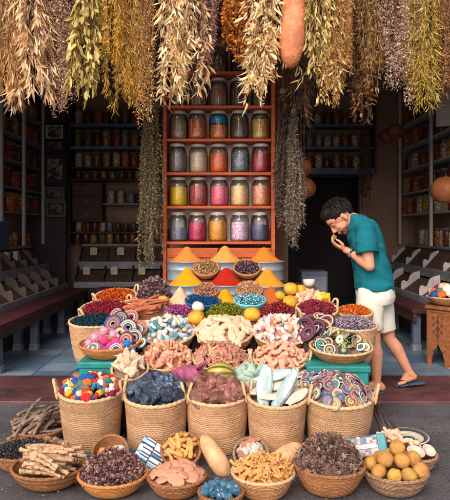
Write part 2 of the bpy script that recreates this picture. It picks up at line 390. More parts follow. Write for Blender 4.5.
# ------------------------------------------------------------------ counters and benches
m_rail = M('grey_painted_board', (142, 140, 148), .6, .45, 5, .1, 30)
m_bluewood = M('blue_grey_paint', (100, 112, 132), .6, .45, 5, .1, 30)
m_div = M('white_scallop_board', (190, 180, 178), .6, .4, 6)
m_bin = M('dark_spice_bin', (66, 48, 42), .95, .5, 30, .6, 90, speck=(110, 84, 66), speck_s=90)
m_seat = M('maroon_seat', (84, 40, 44), .5, .4, 5, .1, 30)
m_darkwood = wood('dark_wood', (92, 66, 54), (48, 36, 32), (1, 1, 9))
PERM = Matrix(((0, 0, 1, 0), (1, 0, 0, 0), (0, 1, 0, 0), (0, 0, 0, 1)))
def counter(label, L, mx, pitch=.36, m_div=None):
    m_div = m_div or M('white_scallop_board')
    t = thing('spice_counter', label, 'counter', mx=mx)
    mb = MB(); mb.box(0, L, .02, .88, .02, .44); mb.build('base', m_darkwood, t, False)
    mb = MB(); mb.box(0, L, 0, .03, .441, .54); mb.build('rail', m_rail, t, False, bevel=.006)
    mb = MB(); mb.box(0, L, .3, .33, .72, .84); mb.build('rail', m_rail, t, False, bevel=.006)
    mb = MB(); mb.box(0, L, .56, .9, 1.08, 1.12); mb.build('ledge', m_rail, t, False, bevel=.006)
    for (y0, z0, y1, z1) in ((.03, .5, .3, .70), (.33, .8, .56, 1.05)):
        mb = MB(); mb.add([(0, y0, z0), (L, y0, z0), (L, y1, z1), (0, y1, z1)], [(0, 1, 2, 3)]); mb.build('bin_filling', m_bin, t, False)
    mb = MB(); mb.box(0, L, .565, .6, .45, 1.08); mb.build('back_board', m_darkwood, t, False)
    for tier, (y0, zb, dy, hz) in enumerate(((.032, .5, .262, .3), (.333, .8, .22, .28))):
        n = int(L / pitch)
        poly = [(0, 0), (0, .36), (.06, .5), (.16, .52), (.28, .46), (.38, .5), (.44, .66), (.52, .8), (.7, .88), (1, .95), (1, 0)]
        me = None
        for k in range(n + 1):
            if me is None:
                b = MB(); b.prism([(y0 + a * dy, zb + q * hz) for a, q in poly], 0, .018, PERM); me = b.mesh('divider', m_div, False)
            o = link('divider', me, t); o.location = (min(k * pitch, L - .02), 0, 0)
    return t
MX_L = Matrix(((0, -1, 0, -2.4), (1, 0, 0, 5.5), (0, 0, 1, .012), (0, 0, 0, 1)))
MX_R = Matrix(((0, 1, 0, 2.4), (-1, 0, 0, 9.9), (0, 0, 1, .012), (0, 0, 0, 1)))
counter('long tiered spice counter with bins along the left wall of the shop', 3.75, MX_L, .47, M('shaded_scallop_board', (112, 96, 92), .7, .2, 6))  # left dividers: darker copy of the board, their shade put into the colour
counter('long tiered spice counter with white scalloped dividers along the right wall', 3.5, MX_R, .78)
counter('tiered grey railed spice counter along the back wall at left', 2.2, MXT((-2.36, 9.4, .012)), .44, m_darkwood)  # back dividers coloured dark to paint the shade of the openings
def bench(label, L, mx):
    t = thing('bench', label, 'bench', mx=mx)
    mb = MB(); mb.box(0, L, -.33, -.02, .42, .47); mb.build('seat', m_seat, t, False, bevel=.01)
    mb = MB(); mb.box(.01, L - .01, -.318, -.28, .33, .418); mb.build('apron', m_darkwood, t, False)
    b = MB(); b.box(-.04, .04, -.04, .04, 0, .42); lm = b.mesh('leg', m_bluewood, False)
    b = MB(); b.box(-.047, .047, -.047, .047, 0, .07); fm = b.mesh('foot', m_rail, False)
    n = max(2, int(round(L / 1.4)) + 1)
    for k in range(n):
        for y in (-.255, -.07):
            l = link('leg', lm, t); l.location = (.12 + (L - .24) * k / (n - 1), y, 0); link('foot', fm, l)
    return t
bench('maroon seated bench on blue grey legs in front of the left counter', 3.6, MX_L @ MXT((.05, 0, 0)))
bench('maroon seated bench on blue grey legs in front of the right counter', 3.25, MX_R @ MXT((.0, 0, 0)))
bench('maroon seated bench on grey legs across the back of the shop', 1.6, MXT((-1.95, 9.4, .012)))

# pale blocks added as stand-ins for bright openings in the counter bins
m_block_mount = M('white_paper', (214, 200, 178), .8, .3, 20)
def packet(mx, label):
    mb = MB(); mb.prism([(-.055, 0), (.055, 0), (.06, .11), (.035, .13), (-.035, .13), (-.06, .11)], -.03, .03, Matrix(((1, 0, 0, 0), (0, 0, -1, 0), (0, 1, 0, 0), (0, 0, 0, 1))))
    o = mb.build('bright_opening_block', m_block_mount, None, False, bevel=.008); o.matrix_basis = mx
    tag(o, label, 'packet', 'stand-ins for bright openings in the counter bins')
ORD = ['first', 'second', 'third', 'fourth', 'fifth', 'sixth', 'seventh', 'eighth', 'ninth', 'tenth', 'eleventh', 'twelfth', 'thirteenth', 'fourteenth', 'fifteenth', 'sixteenth', 'seventeenth', 'eighteenth']
for k in range(4):
    packet(MX_L @ MXT((1.7 + k * .36, .47, .93), (0, 0, .1 * (k - 2))), 'white stand-in for bright opening in upper bin of left counter, %s from the street' % ORD[k])
for k in range(4):
    packet(MXT((-2.14 + k * .44, 9.83, .95), (0, 0, .15)), 'white stand-in for bright opening in upper bin of back counter, %s from the left' % ORD[k])
for k in range(4):
    packet(MXT((-2.2 + k * .44, 9.6, .65), (0, 0, -.1)), 'white stand-in for bright opening in lower bin of back counter, %s from the left' % ORD[k])

# ------------------------------------------------------------------ shelves and interior jars
JC = {'amber': (220, 130, 50), 'rust red': (190, 84, 44), 'dark brown': (110, 76, 58), 'olive green': (126, 122, 70), 'ochre': (214, 160, 76), 'grey': (160, 150, 142), 'maroon': (140, 52, 56), 'cream': (226, 200, 166)}
m_lid = M('far_jar_lid', (120, 112, 108), .4, .1)
JMESH = {}
def jar_mesh(col, r, h):
    k = (col, r, h)
    if k not in JMESH:
        b = MB(); b.lathe([(0, .0), (r * .9, 0), (r, h * .05), (r, h * .74), (r * .93, h * .82), (r * .78, h * .87)], 18)
        l = MB(); l.lathe([(r * .79, h * .86), (r * .82, h * .87), (r * .82, h * .98), (r * .76, h), (0, h)], 18)
        JMESH[k] = (b.mesh('jar_body', M('jar_of_' + col.replace(' ', '_'), JC[col], .25, .35, 30, 0, 40, spec=.5, speck=tuple(int(x * .55) for x in JC[col]), speck_s=70)), l.mesh('jar_lid', m_lid))
    return JMESH[k]
def jar_row(p0, p1, n, r, h, where, frm, jit=.012, skip=0.0, cols=None):
    cols = cols or list(JC)
    idx = 0
    for k in range(n):
        if R.random() < skip: continue
        c = R.choice(cols)
        q = Vector(p0).lerp(Vector(p1), (k + .5) / n)
        hh = h * R.choice((1, 1, 1, .9, .82))
        t = thing('spice_jar', 'dim jar of %s spice on %s, %s from %s' % (c, where, ORD[idx], frm), 'jar', (q.x + R.uniform(-jit, jit), q.y + R.uniform(-jit, jit), q.z), (0, 0, R.uniform(0, 6)), 'jars on the shelves inside the shop')
        bm_, lm_ = jar_mesh(c, r, hh)
        link('body', bm_, t); link('lid', lm_, t); idx += 1
def shelf_unit(name, label, boards, uprights, m1, m2):
    t = thing(name, label, 'shelf')
    for b_ in boards:
        mb = MB(); mb.box(*b_[:6]); mb.build('board', m2 if len(b_) == 6 else b_[6], t, False, bevel=.004)
    for u in uprights:
        mb = MB(); mb.box(*u); mb.build('upright', m1, t, False, bevel=.004)
    return t
# back wall, left part
bz = [3.15, 2.77, 2.42, 2.22, 1.33, 1.13]
shelf_unit('wall_shelf', 'tall dark shelf of jars with blue edged boards on the back wall', [(-2.6, -.8, 10.12, 10.48, z - .05 if z > 2.5 else z - .03, z, m_bluewood if z > 2.5 else m_darkwood) for z in bz[:5]] + [(-2.05, -.8, 10.13, 10.47, 1.78, 1.81, m_rail)],
           [(-2.64, -2.6, 10.1, 10.495, 1.14, 3.69), (-.8, -.76, 10.1, 10.495, 1.14, 3.69)], m_darkwood, m_darkwood)
rows_b = [(3.15, 11, .07, .3, 'top blue edged back shelf'), (2.77, 11, .07, .3, 'middle blue edged back shelf'), (2.42, 11, .065, .28, 'third shelf of the back wall'), (2.22, 12, .05, .15, 'narrow fourth back shelf')]
for z, n, r, h, wh in rows_b:
    jar_row((-2.58, 10.3, z), (-.82, 10.3, z), n, r, h, wh, 'left')
jar_row((-2.03, 10.3, 1.81), (-.85, 10.3, 1.81), 7, .06, .25, 'pale edged shelf beside the drawers', 'left', cols=['cream', 'grey', 'maroon'])
jar_row((-2.55, 10.3, 1.33), (-.85, 10.3, 1.33), 13, .045, .2, 'lowest back shelf', 'left', cols=['cream', 'grey', 'dark brown', 'maroon'])
jar_row((-2.55, 10.22, 1.134), (-.3, 10.22, 1.134), 17, .055, .19, 'back counter ledge', 'left', cols=['amber', 'dark brown', 'rust red', 'olive green', 'ochre', 'maroon'])
dr = thing('drawer_cabinet', 'small brown wooden drawer cabinet between the back wall shelves', 'cabinet', (-2.32, 10.3, 1.5))
mb = MB(); mb.box(-.25, .25, -.15, .17, 0, .66); mb.build('body', m_darkwood, dr, False)
for k in range(3):
    mb = MB(); mb.box(-.23, .23, -.17, -.151, .03 + k * .21, .21 + k * .21)
    d_ = mb.build('drawer', wood('drawer_wood', (110, 66, 46), (70, 42, 32), (1, 1, 9)), dr, False, bevel=.005)
    mb = MB(); mb.ell((0, -.185, .12 + k * .21), (.018, .018, .018), 10, 6); mb.build('knob', m_rail, d_)
# back wall, right part above the doorway
shelf_unit('wall_shelf', 'shelf of jars above the dark doorway with a blue beam', [(1.0, 2.5, 10.12, 10.498, 3.1, 3.14), (1.0, 2.5, 10.12, 10.498, 2.72, 2.76), (1.0, 2.5, 10.08, 10.498, 2.3, 2.4, m_bluewood)], [(.96, 1.0, 10.1, 10.495, 2.3, 3.69), (2.5, 2.54, 10.1, 10.495, 2.3, 3.69)], m_darkwood, m_bluewood)
for z, wh in ((2.4, 'blue beam above the doorway'), (2.76, 'middle shelf above the doorway'), (3.14, 'top shelf above the doorway')):
    jar_row((1.03, 10.3, z), (2.47, 10.3, z), 9, .065, .27, wh, 'left', cols=['grey', 'dark brown', 'rust red', 'cream'])
# side walls
m_upr = M('pale_upright', (204, 198, 196), .6, .2, 6)
for s, side in ((-1, 'left'), (1, 'right')):
    zs = [1.62, 1.97, 2.35, 2.72, 3.1]
    xs = sorted((s * 2.98, s * 3.298))
    ups = [(min(s * 2.95, s * 2.99), max(s * 2.95, s * 2.99), y - .03, y + .03, 1.13, 3.69) for y in ((5.9, 7.1, 8.0, 8.9, 9.85) if s < 0 else (5.8, 7.2, 8.7, 10.25))]
    shelf_unit('wall_shelf', 'tall open shelving with pale uprights along the %s wall' % side, [(xs[0], xs[1], 5.5, 9.85 if s < 0 else 10.4, z - .025, z) for z in zs], ups, m_upr, m_upr if s > 0 else m_rail)
    for i, z in enumerate(zs):
        jar_row((s * 3.11, 5.75, z), (s * 3.11, 9.8 if s < 0 else 10.3, z), 18, .095, .28, '%s shelf of %s wall' % (['lowest', 'second', 'third', 'fourth', 'top'][i], side), 'street', .02, .03, cols=['dark brown', 'rust red', 'ochre', 'maroon', 'amber', 'cream', 'rust red'])
    jar_row((s * 3.12, 5.8, 1.134), (s * 3.12, 9.6, 1.134), 18, .06, .26 if s > 0 else .2, '%s counter ledge' % side, 'street', .02, cols=['maroon', 'rust red', 'cream', 'amber', 'dark brown', 'grey'])

# pictures on the dark partition
def picture(cx, cy, wpx, hpx, label, frame=True, tone=(150, 140, 132), mount=True):
    Y = 9.86; c = at(cx, cy, Y); w_, h_ = wpx * Y / F / 2, hpx * Y / F / 2
    t = thing('framed_picture', label, 'picture', c)
    mb = MB()
    f = .035
    for b_ in ((-w_, w_, h_ - f, h_), (-w_, w_, -h_, -h_ + f), (-w_, -w_ + f, -h_ + f, h_ - f), (w_ - f, w_, -h_ + f, h_ - f)): mb.box(b_[0], b_[1], -.02, .03, b_[2], b_[3])
    mb.build('frame', M('black_frame' if frame else 'grey_frame', (24, 22, 22) if frame else (110, 100, 98), .5), t, False)
    mb = MB(); mb.box(-w_ + f, w_ - f, -.004, .028, -h_ + f, h_ - f); mb.build('mount', m_block_mount if mount else M('dark_mount', (60, 54, 52)), t, False)
    mb = MB(); mb.box(-w_ * .62, w_ * .62, -.008, -.0045, -h_ * .62, h_ * .62)
    mb.build('photo', M('old_photo_%d' % int(cy), tone, .4, .9, 9, speck=(40, 36, 40), speck_s=16), t, False)
picture(54.5, 132, 22, 18, 'black framed photograph with white mount, upper one on the dark partition')
picture(54.5, 146, 22, 13, 'small dark framed picture below the white mounted photograph', True, (110, 98, 92), False)
picture(55, 169, 24, 33, 'large black framed group photograph in the middle of the dark partition', True, (150, 130, 130), False)
picture(54, 194, 20, 14, 'small grey photograph below the large group photograph', False, (130, 120, 118), False)
picture(56, 209, 20, 16, 'lowest small reddish photograph on the dark partition', False, (150, 110, 105), False)
# ------------------------------------------------------------------ central jar shelf
YS = 5.7
m_orange = wood('orange_wood', (206, 100, 50), (146, 62, 34), (1, 1, 8), .45, .1)
m_backing = M('pale_backing', (240, 222, 212), .8, .12, 3)
def sx(px): return (px - 225) * YS / F
def sz(py): return EYE - (py - 230) * YS / F
t = thing('jar_shelf', 'orange wooden jar shelf with pale back panel standing above the spice cones', 'shelf', (0, 0, 0))
X0, X1 = sx(163), sx(275); ZT = 3.25
mb = MB(); mb.box(X0 + .03, X1 - .03, YS + .215, YS + .235, 1.23, ZT); mb.build('back_panel', m_backing, t, False)
for x in (X0, X1 - .035):
    mb = MB(); mb.box(x, x + .035, YS - .02, YS + .29, .02, ZT + .03); mb.build('upright', m_orange, t, False, bevel=.004)
SHELF = [sz(y) for y in (241.5, 206, 172.5, 139, 106, 72)]
for i, z in enumerate(SHELF):
    mb = MB(); mb.box(X0 + .036, X1 - .036, YS - .03, YS + .213, z - .026, z); mb.build('board', m_orange, t, False, bevel=.004)
for k in range(2):
    a = X0 + .04 + k * (X1 - X0 - .07) / 2; b_ = a + (X1 - X0 - .09) / 2
    mb = MB(); mb.box(a, b_, YS - .01, YS + .02, .05, 1.19)
    for (u0, u1, v0, v1) in ((a + .01, b_ - .01, 1.1, 1.18), (a + .01, b_ - .01, .06, .14), (a + .01, a + .08, .141, 1.099), (b_ - .08, b_ - .01, .141, 1.099)):
        mb.box(u0, u1, YS - .022, YS - .0105, v0, v1)
    dd = mb.build('door', m_orange, t, False, bevel=.003)
mb = MB(); mb.box(-.035, .035, YS - .028, YS - .0225, 1.125, 1.17); mb.build('latch', M('dull_metal', (120, 120, 126), .4, .2, 20, metal=.8), t, False, bevel=.003)

m_glass = glass_mat()
m_jlid = M('jar_lid', (186, 182, 176), .35, .12, 20, spec=.5)
gm = MB(); gm.lathe([(.03, .002), (.076, .002), (.085, .012), (.087, .03), (.087, .195), (.082, .222), (.068, .242), (.066, .25), (.069, .262)], 28); gm.v = [(x * 1.05, y * 1.05, z) for x, y, z in gm.v]; gm = gm.mesh('glass', m_glass)
lmsh = MB(); lmsh.lathe([(.069, .250), (.0735, .252), (.0745, .258), (.0745, .274), (.070, .281), (.045, .284), (.02, .286), (0, .286)], 28); lmsh = lmsh.mesh('lid', m_jlid)
JARS = [  # rows from the top shelf down: colour, speck colour, name, fill
 [((96, 70, 56), (60, 44, 36), 'brown bark', .8), ((120, 84, 60), (70, 46, 36), 'chestnut bark', .8), ((112, 78, 58), (160, 120, 90), 'brown nuts', .85), ((86, 56, 44), (50, 34, 30), 'dark pods', .8), ((110, 86, 70), (60, 44, 40), 'grey brown roots', .75)],
 [((138, 112, 86), (96, 74, 56), 'tan root pieces', .75), ((176, 84, 46), (120, 54, 34), 'rust coloured chips', .85), ((190, 104, 44), (140, 70, 34), 'orange chips under a blue wrap', .62), ((84, 54, 44), (56, 38, 34), 'dark brown seeds', .85), ((176, 136, 72), (130, 96, 52), 'yellow tan seeds', .85)],
 [((118, 100, 92), (70, 60, 62), 'grey dried flowers', .85), ((186, 148, 120), (150, 116, 94), 'beige pink powder', .85), ((226, 84, 30), (206, 70, 28), 'bright orange powder', .82), ((60, 62, 74), (180, 178, 176), 'black and white crystals', .85), ((150, 52, 62), (110, 34, 48), 'crimson petals', .82)],
 [((206, 150, 38), (190, 130, 30), 'mustard yellow powder', .8), ((120, 38, 40), (180, 110, 90), 'dark red rosebuds', .9), ((222, 82, 100), (210, 70, 90), 'bright pink powder', .82), ((212, 152, 108), (190, 130, 92), 'peach coloured powder', .85), ((196, 122, 92), (150, 84, 66), 'salmon coloured grains', .85)],
 [((112, 112, 126), (80, 80, 98), 'slate grey crystals half full', .55), ((160, 46, 76), (110, 30, 60), 'magenta petals', .78), ((192, 122, 40), (150, 86, 30), 'amber resin', .85), ((206, 160, 172), (140, 60, 110), 'pink and white petals', .8), ((62, 58, 84), (100, 96, 120), 'dark indigo crystals', .68)]]
ROWN = ['top', 'second', 'third', 'fourth', 'bottom']
JX = [177, 197.5, 218.5, 240, 261]
for r in range(5):
    z = SHELF[4 - r]
    for k in range(5):
        c, sp_, nm, fl = JARS[r][k]
        t = thing('glass_jar', 'jar of %s on the %s row of the orange shelf' % (nm, ROWN[r]), 'jar', (sx(JX[k]) + R.uniform(-.008, .008), YS + .1 + R.uniform(-.01, .02), z), (0, 0, R.uniform(0, 6)), 'glass jars on the orange shelf')
        h = .01 + .215 * fl
        b = MB()
        prof = [(0, .006), (.073, .006), (.085, .016), (.0865, .03), (.0865, min(h, .192))]
        if h > .195: prof.append((.078, h))
        prof += [(.05, h + .006), (.02, h + .003), (0, h + .007)]
        b.lathe(prof, 26, wob=.01, seed=r * 5 + k)
        b.build('contents', M('contents_' + nm.replace(' ', '_'), tuple(min(238, int(x * 1.34 + 8)) for x in c), .7, .3, 40, .5, 120, speck=tuple(min(235, int((x * .45 + y * .55) * 1.25)) for x, y in zip(c, sp_)), speck_s=130 if 'powder' not in nm else 260), t)
        link('glass', gm, t); link('lid', lmsh, t)
        if 'blue wrap' in nm:
            b = MB(); b.lathe([(.083, .155), (.0835, .16), (.0835, .2), (.078, .222), (.066, .238), (.0, .24)], 26, wob=.01); b.build('wrap', M('blue_wrap', (30, 130, 170), .4, .25, 20), t)
for k, nm in enumerate(('dark bark', 'tan pods', 'brown cones', 'grey moss', 'dry peel')):
    t = thing('glass_jar', 'glass jar of %s on the topmost shelf behind the hanging herbs' % nm, 'jar', (sx(JX[k]), YS + .1, SHELF[5]), (0, 0, k), 'glass jars on the orange shelf')
    b = MB(); b.lathe([(0, .006), (.07, .006), (.0825, .03), (.0825, .17), (0, .18)], 22); b.build('contents', M('contents_top_%d' % k, JARS[0][k][0], .8, .4, 40, speck=JARS[0][k][1], speck_s=80), t)
    link('glass', gm, t); link('lid', lmsh, t)

# ------------------------------------------------------------------ baskets
m_raf = weave('raffia_weave', (222, 178, 138), (206, 158, 118), (152, 108, 76), .0085, .0124, .5)
m_raf2 = weave('tan_weave', (206, 150, 102), (188, 130, 86), (134, 88, 56), .009, .0085, .6)
m_brn = weave('brown_weave', (186, 130, 86), (166, 108, 70), (116, 74, 48), .010, .008, .7)
m_rush = weave('grey_rush_weave', (182, 144, 112), (160, 122, 94), (112, 80, 60), .016, .009, .8)
m_handle = M('raffia_cord', (205, 168, 128), .8, .35, 60, .6, 150)
m_woodbowl = wood('turned_wood', (206, 140, 78), (164, 100, 54), (2, 2, 10), .5, .05)
STEPS = []
class Bk: pass
def basket(name, label, cx, w, py, Y, h, tilt=0, mat=None, rb=.78, handles=0, yaw=0, wall=.011, flare=.0, z=None, ground=False, rimr=.009, hl=.075, cat='basket', group=None, roll=0, step=True, coil=.009):
    """rim centre seen at (cx, py) at depth Y; w = rim width in photo pixels"""
    mat = mat or m_raf
    c = at(cx, py, Y); Rr = w / 2 * Y / F
    if z is not None: c.z = z
    mx = Matrix.Translation(c) @ Euler((rad(tilt), rad(roll), 0)).to_matrix().to_4x4() @ Matrix.Rotation(yaw, 4, 'Z')
    base = mx @ Vector((0, 0, -h))
    t = thing(name, label, cat, mx=mx @ Matrix.Translation((0, 0, -h)), group=group)
    rbot = Rr * rb
    def rr(q): return rbot + (Rr - rbot) * (q ** .65) + flare * q * q
    prof = [(0, 0), (rbot * .55, 0), (rbot * .93, .001)]
    n = max(5, int(h / coil))
    sub = 5 if h < .2 else 4
    for i in range(n * sub + 1):
        q = i / (n * sub)
        prof.append((rr(q) + .0022 * abs(math.sin(PI * i / sub)), .003 + (h - .003) * q))
    inn = [(rr(q) - wall, max(.012, h * q)) for q in (1, .8, .6, .4, .2, .06)] + [(0, .012)]
    mb = MB(); mb.lathe(prof + inn, 48, wob=.035 if mat is not m_woodbowl else .008, seed=R.uniform(0, 50)); mb.build('body', mat, t)
    # twisted rim
    mb = MB(); pts = []; N = 96
    Rm = rr(1) - wall / 2
    vs = []; fs = []; uv = []; sg = 8
    for i in range(N):
        a = 2 * PI * i / N
        wv = 1 + .22 * math.sin(a * N / 3)
        wb = 1 + .016 * mnoise.noise(Vector((math.cos(a) * 2, math.sin(a) * 2, Rr * 9)))
        for k in range(sg):
            b = 2 * PI * k / sg
            rad_ = Rm * wb + rimr * wv * math.cos(b)
            vs.append((rad_ * math.cos(a), rad_ * math.sin(a), h + .003 + rimr * wv * math.sin(b))); uv.append((a * Rm, b * rimr))
    for i in range(N):
        for k in range(sg):
            fs.append((i * sg + k, ((i + 1) % N) * sg + k, ((i + 1) % N) * sg + (k + 1) % sg, i * sg + (k + 1) % sg))
    mb.add(vs, fs, (1, 1, 1), uv)
    for _ in range(int(60 * Rr / .2)):
        a = R.uniform(0, 6.283); p = Vector((Rm * math.cos(a), Rm * math.sin(a), h + .004)); o_ = Vector((math.cos(a), math.sin(a), 0)); tg = Vector((-o_.y, o_.x, 0)) * R.choice((-1, 1))
        d_ = (o_ * R.uniform(0, 1) + tg * R.uniform(.3, 1.2) + Vector((0, 0, R.uniform(-.5, .8)))).normalized(); L_ = R.uniform(.012, .04)
        mb.tube([p, p + d_ * L_ * .5, p + d_ * L_ + Vector((0, 0, -L_ * .25))], [.0011, .0009, .0004], 3, False)
    mb.build('rim', m_handle if mat in (m_raf, m_raf2) else mat, t)
    if handles:
        for a in ((0, PI) if handles == 2 else (PI,) if handles == 1 else (0,)):
            pts = []
            for i in range(15):
                q = i / 14; s = (q - .5) * 2
                th = a + s * .2 * (.2 / Rr) ** .5 * (1 + .25 * (1 - s * s))
                up = hl * (1 - abs(s) ** 2.6)
                ro = Rm + .012 + .02 * (1 - s * s)
                pts.append((ro * math.cos(th), ro * math.sin(th), h - .035 + up * 1.35))
            mb = MB(); mb.tube(pts, [.0105 + .0018 * math.sin(i * 2.1) for i in range(15)], 8); mb.build('handle', m_handle, t, sub=1)
    b = Bk(); b.mx = mx; b.R = rr(1) - wall; b.h = h; b.t = t; b.c = c
    corners = [(mx @ Vector((rbot * math.cos(k), rbot * math.sin(k), -h))).z for k in (0, 1.57, 3.14, 4.71)]
    b.low = min(corners)
    if not ground and step: STEPS.append((base.x, base.y, min(corners), rbot * .72))
    return b
def ground_bowl(name, label, cx, w, rimf, bot, rb=.6, tilt=0, mat=None, **kw):
    Yf = EYE * F / (bot - 230); Rr = w / 2 * Yf / F; Yc = Yf + Rr * rb; Rr = w / 2 * Yc / F; Yc = Yf + Rr * rb
    z = EYE - (rimf - 230) * (Yc - Rr) / F
    return basket(name, label, cx, w, 0, Yc, z - .004, tilt, mat or m_brn, rb, z=z, ground=True, cat='bowl', **kw)
def dome(b, H, name='filling', mat=None, drop=.0, frac=.95, amp=.05):
    """mound inside a basket that the loose pieces lie on"""
    prof = [(b.R * frac * q, -.016 - drop + H * (1 - q * q) ** .95) for q in [1 - i / 12 for i in range(13)]]
    prof[-1] = (0, prof[-1][1])
    mb = MB(); mb.lathe(prof, 36, wob=amp, seed=R.uniform(0, 99))
    o = mb.build(name, mat, b.t); o.matrix_basis = Matrix.Translation((0, 0, b.h)); return o
def heap(b, meshes, n, H, name, label, cat, group, mode='random', lift=.0, frac=.9, s=(.85, 1.15), tiltmax=.5, seed=None, ex=1.0):
    rr = random.Random(seed if seed is not None else R.random())
    out = []
    labs = label if isinstance(label, (list, tuple)) else [label]
    for k in range(n):
        q = math.sqrt((k + .5) / n) ** (.86 * ex); r = b.R * frac * q; th = k * 2.39996 + rr.uniform(-.25, .25)
        z = H * (1 - q ** 2) ** .95 + lift + rr.uniform(-.004, .006)
        p = Vector((r * math.cos(th), r * math.sin(th), z))
        if mode == 'random': e = Euler((rr.uniform(0, 6.3), rr.uniform(0, 6.3), rr.uniform(0, 6.3)))
        else:
            sl = 1.9 * H / b.R * q
            e = (Matrix.Rotation(th, 3, 'Z') @ Matrix.Rotation(sl + rr.uniform(-tiltmax, tiltmax), 3, 'Y') @ Matrix.Rotation(rr.uniform(-tiltmax, tiltmax), 3, 'X') @ Matrix.Rotation(rr.uniform(0, 6.3), 3, 'Z')).to_euler()
        i = rr.randrange(len(meshes))
        m = b.mx @ MXT(p, e, rr.uniform(*s))
        out.append(put(name, meshes[i], m, labs[i % len(labs)], cat, group))
    return out
def petals(b, H, n, size, pal, name, label, mat=None, cat='heap', curl=.35, asp=.7, frac=.93, jit=.01, hmul=1.0):
    """uncountable flakes over a mound: one 'stuff' object"""
    rs = np.random.RandomState(R.randrange(99999))
    q = np.sqrt(rs.rand(n)); th = rs.rand(n) * 2 * PI; r = q * b.R * frac
    base = np.stack([r * np.cos(th), r * np.sin(th), H * (1 - q ** 2) ** .9 + rs.uniform(-jit, jit, n)], 1)
    V, Fc, Cc = flakes(base, rs.normal(size=(n, 3)) * [1, 1, .75], rs.normal(size=(n, 3)), size * rs.uniform(.6, 1.3, n), size * asp * rs.uniform(.6, 1.3, n), pal, rs, curl)
    o = link(name, np_mesh(name, V, Fc, Cc, mat or m_petal)); o.matrix_basis = b.mx
    return tag(o, label, cat, None, 'stuff')
def flakes(p, d, s, L, W, pal, rs, curl=.3, jit=.18):
    n = len(p)
    d = d / np.linalg.norm(d, axis=1, keepdims=True)
    s = s - d * (s * d).sum(1, keepdims=True); s /= np.linalg.norm(s, axis=1, keepdims=True) + 1e-9
    nn = np.cross(d, s); L = L[:, None]; W = W[:, None]
    cu = curl * rs.uniform(-1, 1, (n, 1))
    a = p; l1 = p + d * L * .3 + s * W * .42 + nn * W * .18; c1 = p + d * L * .33 - nn * W * .12; r1 = p + d * L * .3 - s * W * .42 + nn * W * .18
    l2 = p + d * L * .68 + s * W * .36 + nn * (W * .16 + cu * L * .3); c2 = p + d * L * .68 + nn * (cu * L * .3 - W * .1); r2 = p + d * L * .68 - s * W * .36 + nn * (W * .16 + cu * L * .3)
    e = p + d * L * (1 - .15 * np.abs(cu)) + nn * cu * L * .75
    V = np.stack([a, l1, c1, r1, l2, c2, r2, e], 1).reshape(-1, 3)
    q = np.array([[0, 2, 1, 1], [0, 3, 2, 2], [1, 2, 5, 4], [2, 3, 6, 5], [4, 5, 7, 7], [5, 6, 7, 7]])
    tri = np.array([[0, 2, 1], [0, 3, 2], [1, 2, 5], [1, 5, 4], [2, 3, 6], [2, 6, 5], [4, 5, 7], [5, 6, 7]])
    Fc = (tri[None] + (np.arange(n) * 8)[:, None, None]).reshape(-1, 3)
    pal = np.array([lin(c) for c in pal]); i = rs.randint(len(pal), size=n); j = rs.randint(len(pal), size=n); f = rs.rand(n, 1) * .5
    col = (pal[i] * (1 - f) + pal[j] * f) * rs.uniform(1 - jit * 1.6, 1 + jit, (n, 1))
    C = np.repeat(col[:, None, :], 8, 1)
    C[:, 0] *= .8; C = np.clip(C, 0, 1).reshape(-1, 3)
    return V, Fc, C
m_petal = M('petals', attr=True, rough=.75, var=0, trans=.15)
m_dry = M('dry_leaves', attr=True, rough=.8, var=0, trans=.3, spec=.2)

# piece prototypes -------------------------------------------------
def pm(name, mat, fn, smooth=True):
    mb = MB(); fn(mb); return mb.mesh(name, mat, smooth)
def rock(name, mat, r, seed, amp=.5, sq=(1, 1, 1), seg=18, flat=False, nf=1.4, power=.8, facets=0):
    if facets:
        q = random.Random(seed * 31 + 7); mb = MB(); mb.ell((0, 0, 0), (1, 1, 1), 26, 17, None, .22, 1.6, seed)
        pl = [(Vector((q.gauss(0, 1), q.gauss(0, 1), q.gauss(0, 1))).normalized(), q.uniform(.5, .86)) for _ in range(facets)]
        vs = []
        for v in mb.v:
            v = Vector(v)
            for n, d in pl:
                e = v.dot(n) - d
                if e > 0: v = v - n * e * .96
            v *= 1 + .045 * mnoise.noise(v * 5 + Vector((seed, 0, 0)))
            vs.append((v.x * r * sq[0] * 1.2, v.y * r * sq[1] * 1.2, v.z * r * sq[2] * 1.2))
        mb.v = vs; me = mb.mesh(name, mat, False)
        return me
    return pm(name, mat, lambda m: m.ell((0, 0, 0), (r * sq[0], r * sq[1], r * sq[2]), seg, seg * 2 // 3, None, amp, nf, seed, (1, 1, 1), power), not flat)
def stick(name, mat, L, r, seed, knots=3, bend=.1, seg=9):
    rr = random.Random(seed)
    def f(m):
        n = 14; pts = []; rs = []
        ph = rr.uniform(0, 6)
        for i in range(n + 1):
            q = i / n
            pts.append((L * (q - .5), bend * L * .3 * math.sin(q * 3 + ph), bend * L * .3 * math.cos(q * 2.2 + ph)))
            rs.append(r * (1 + .16 * math.sin(q * knots * 6.28 + ph) + rr.uniform(-.08, .08)) * (1 - .15 * q))
        m.tube(pts, rs, seg)
    return pm(name, mat, f)
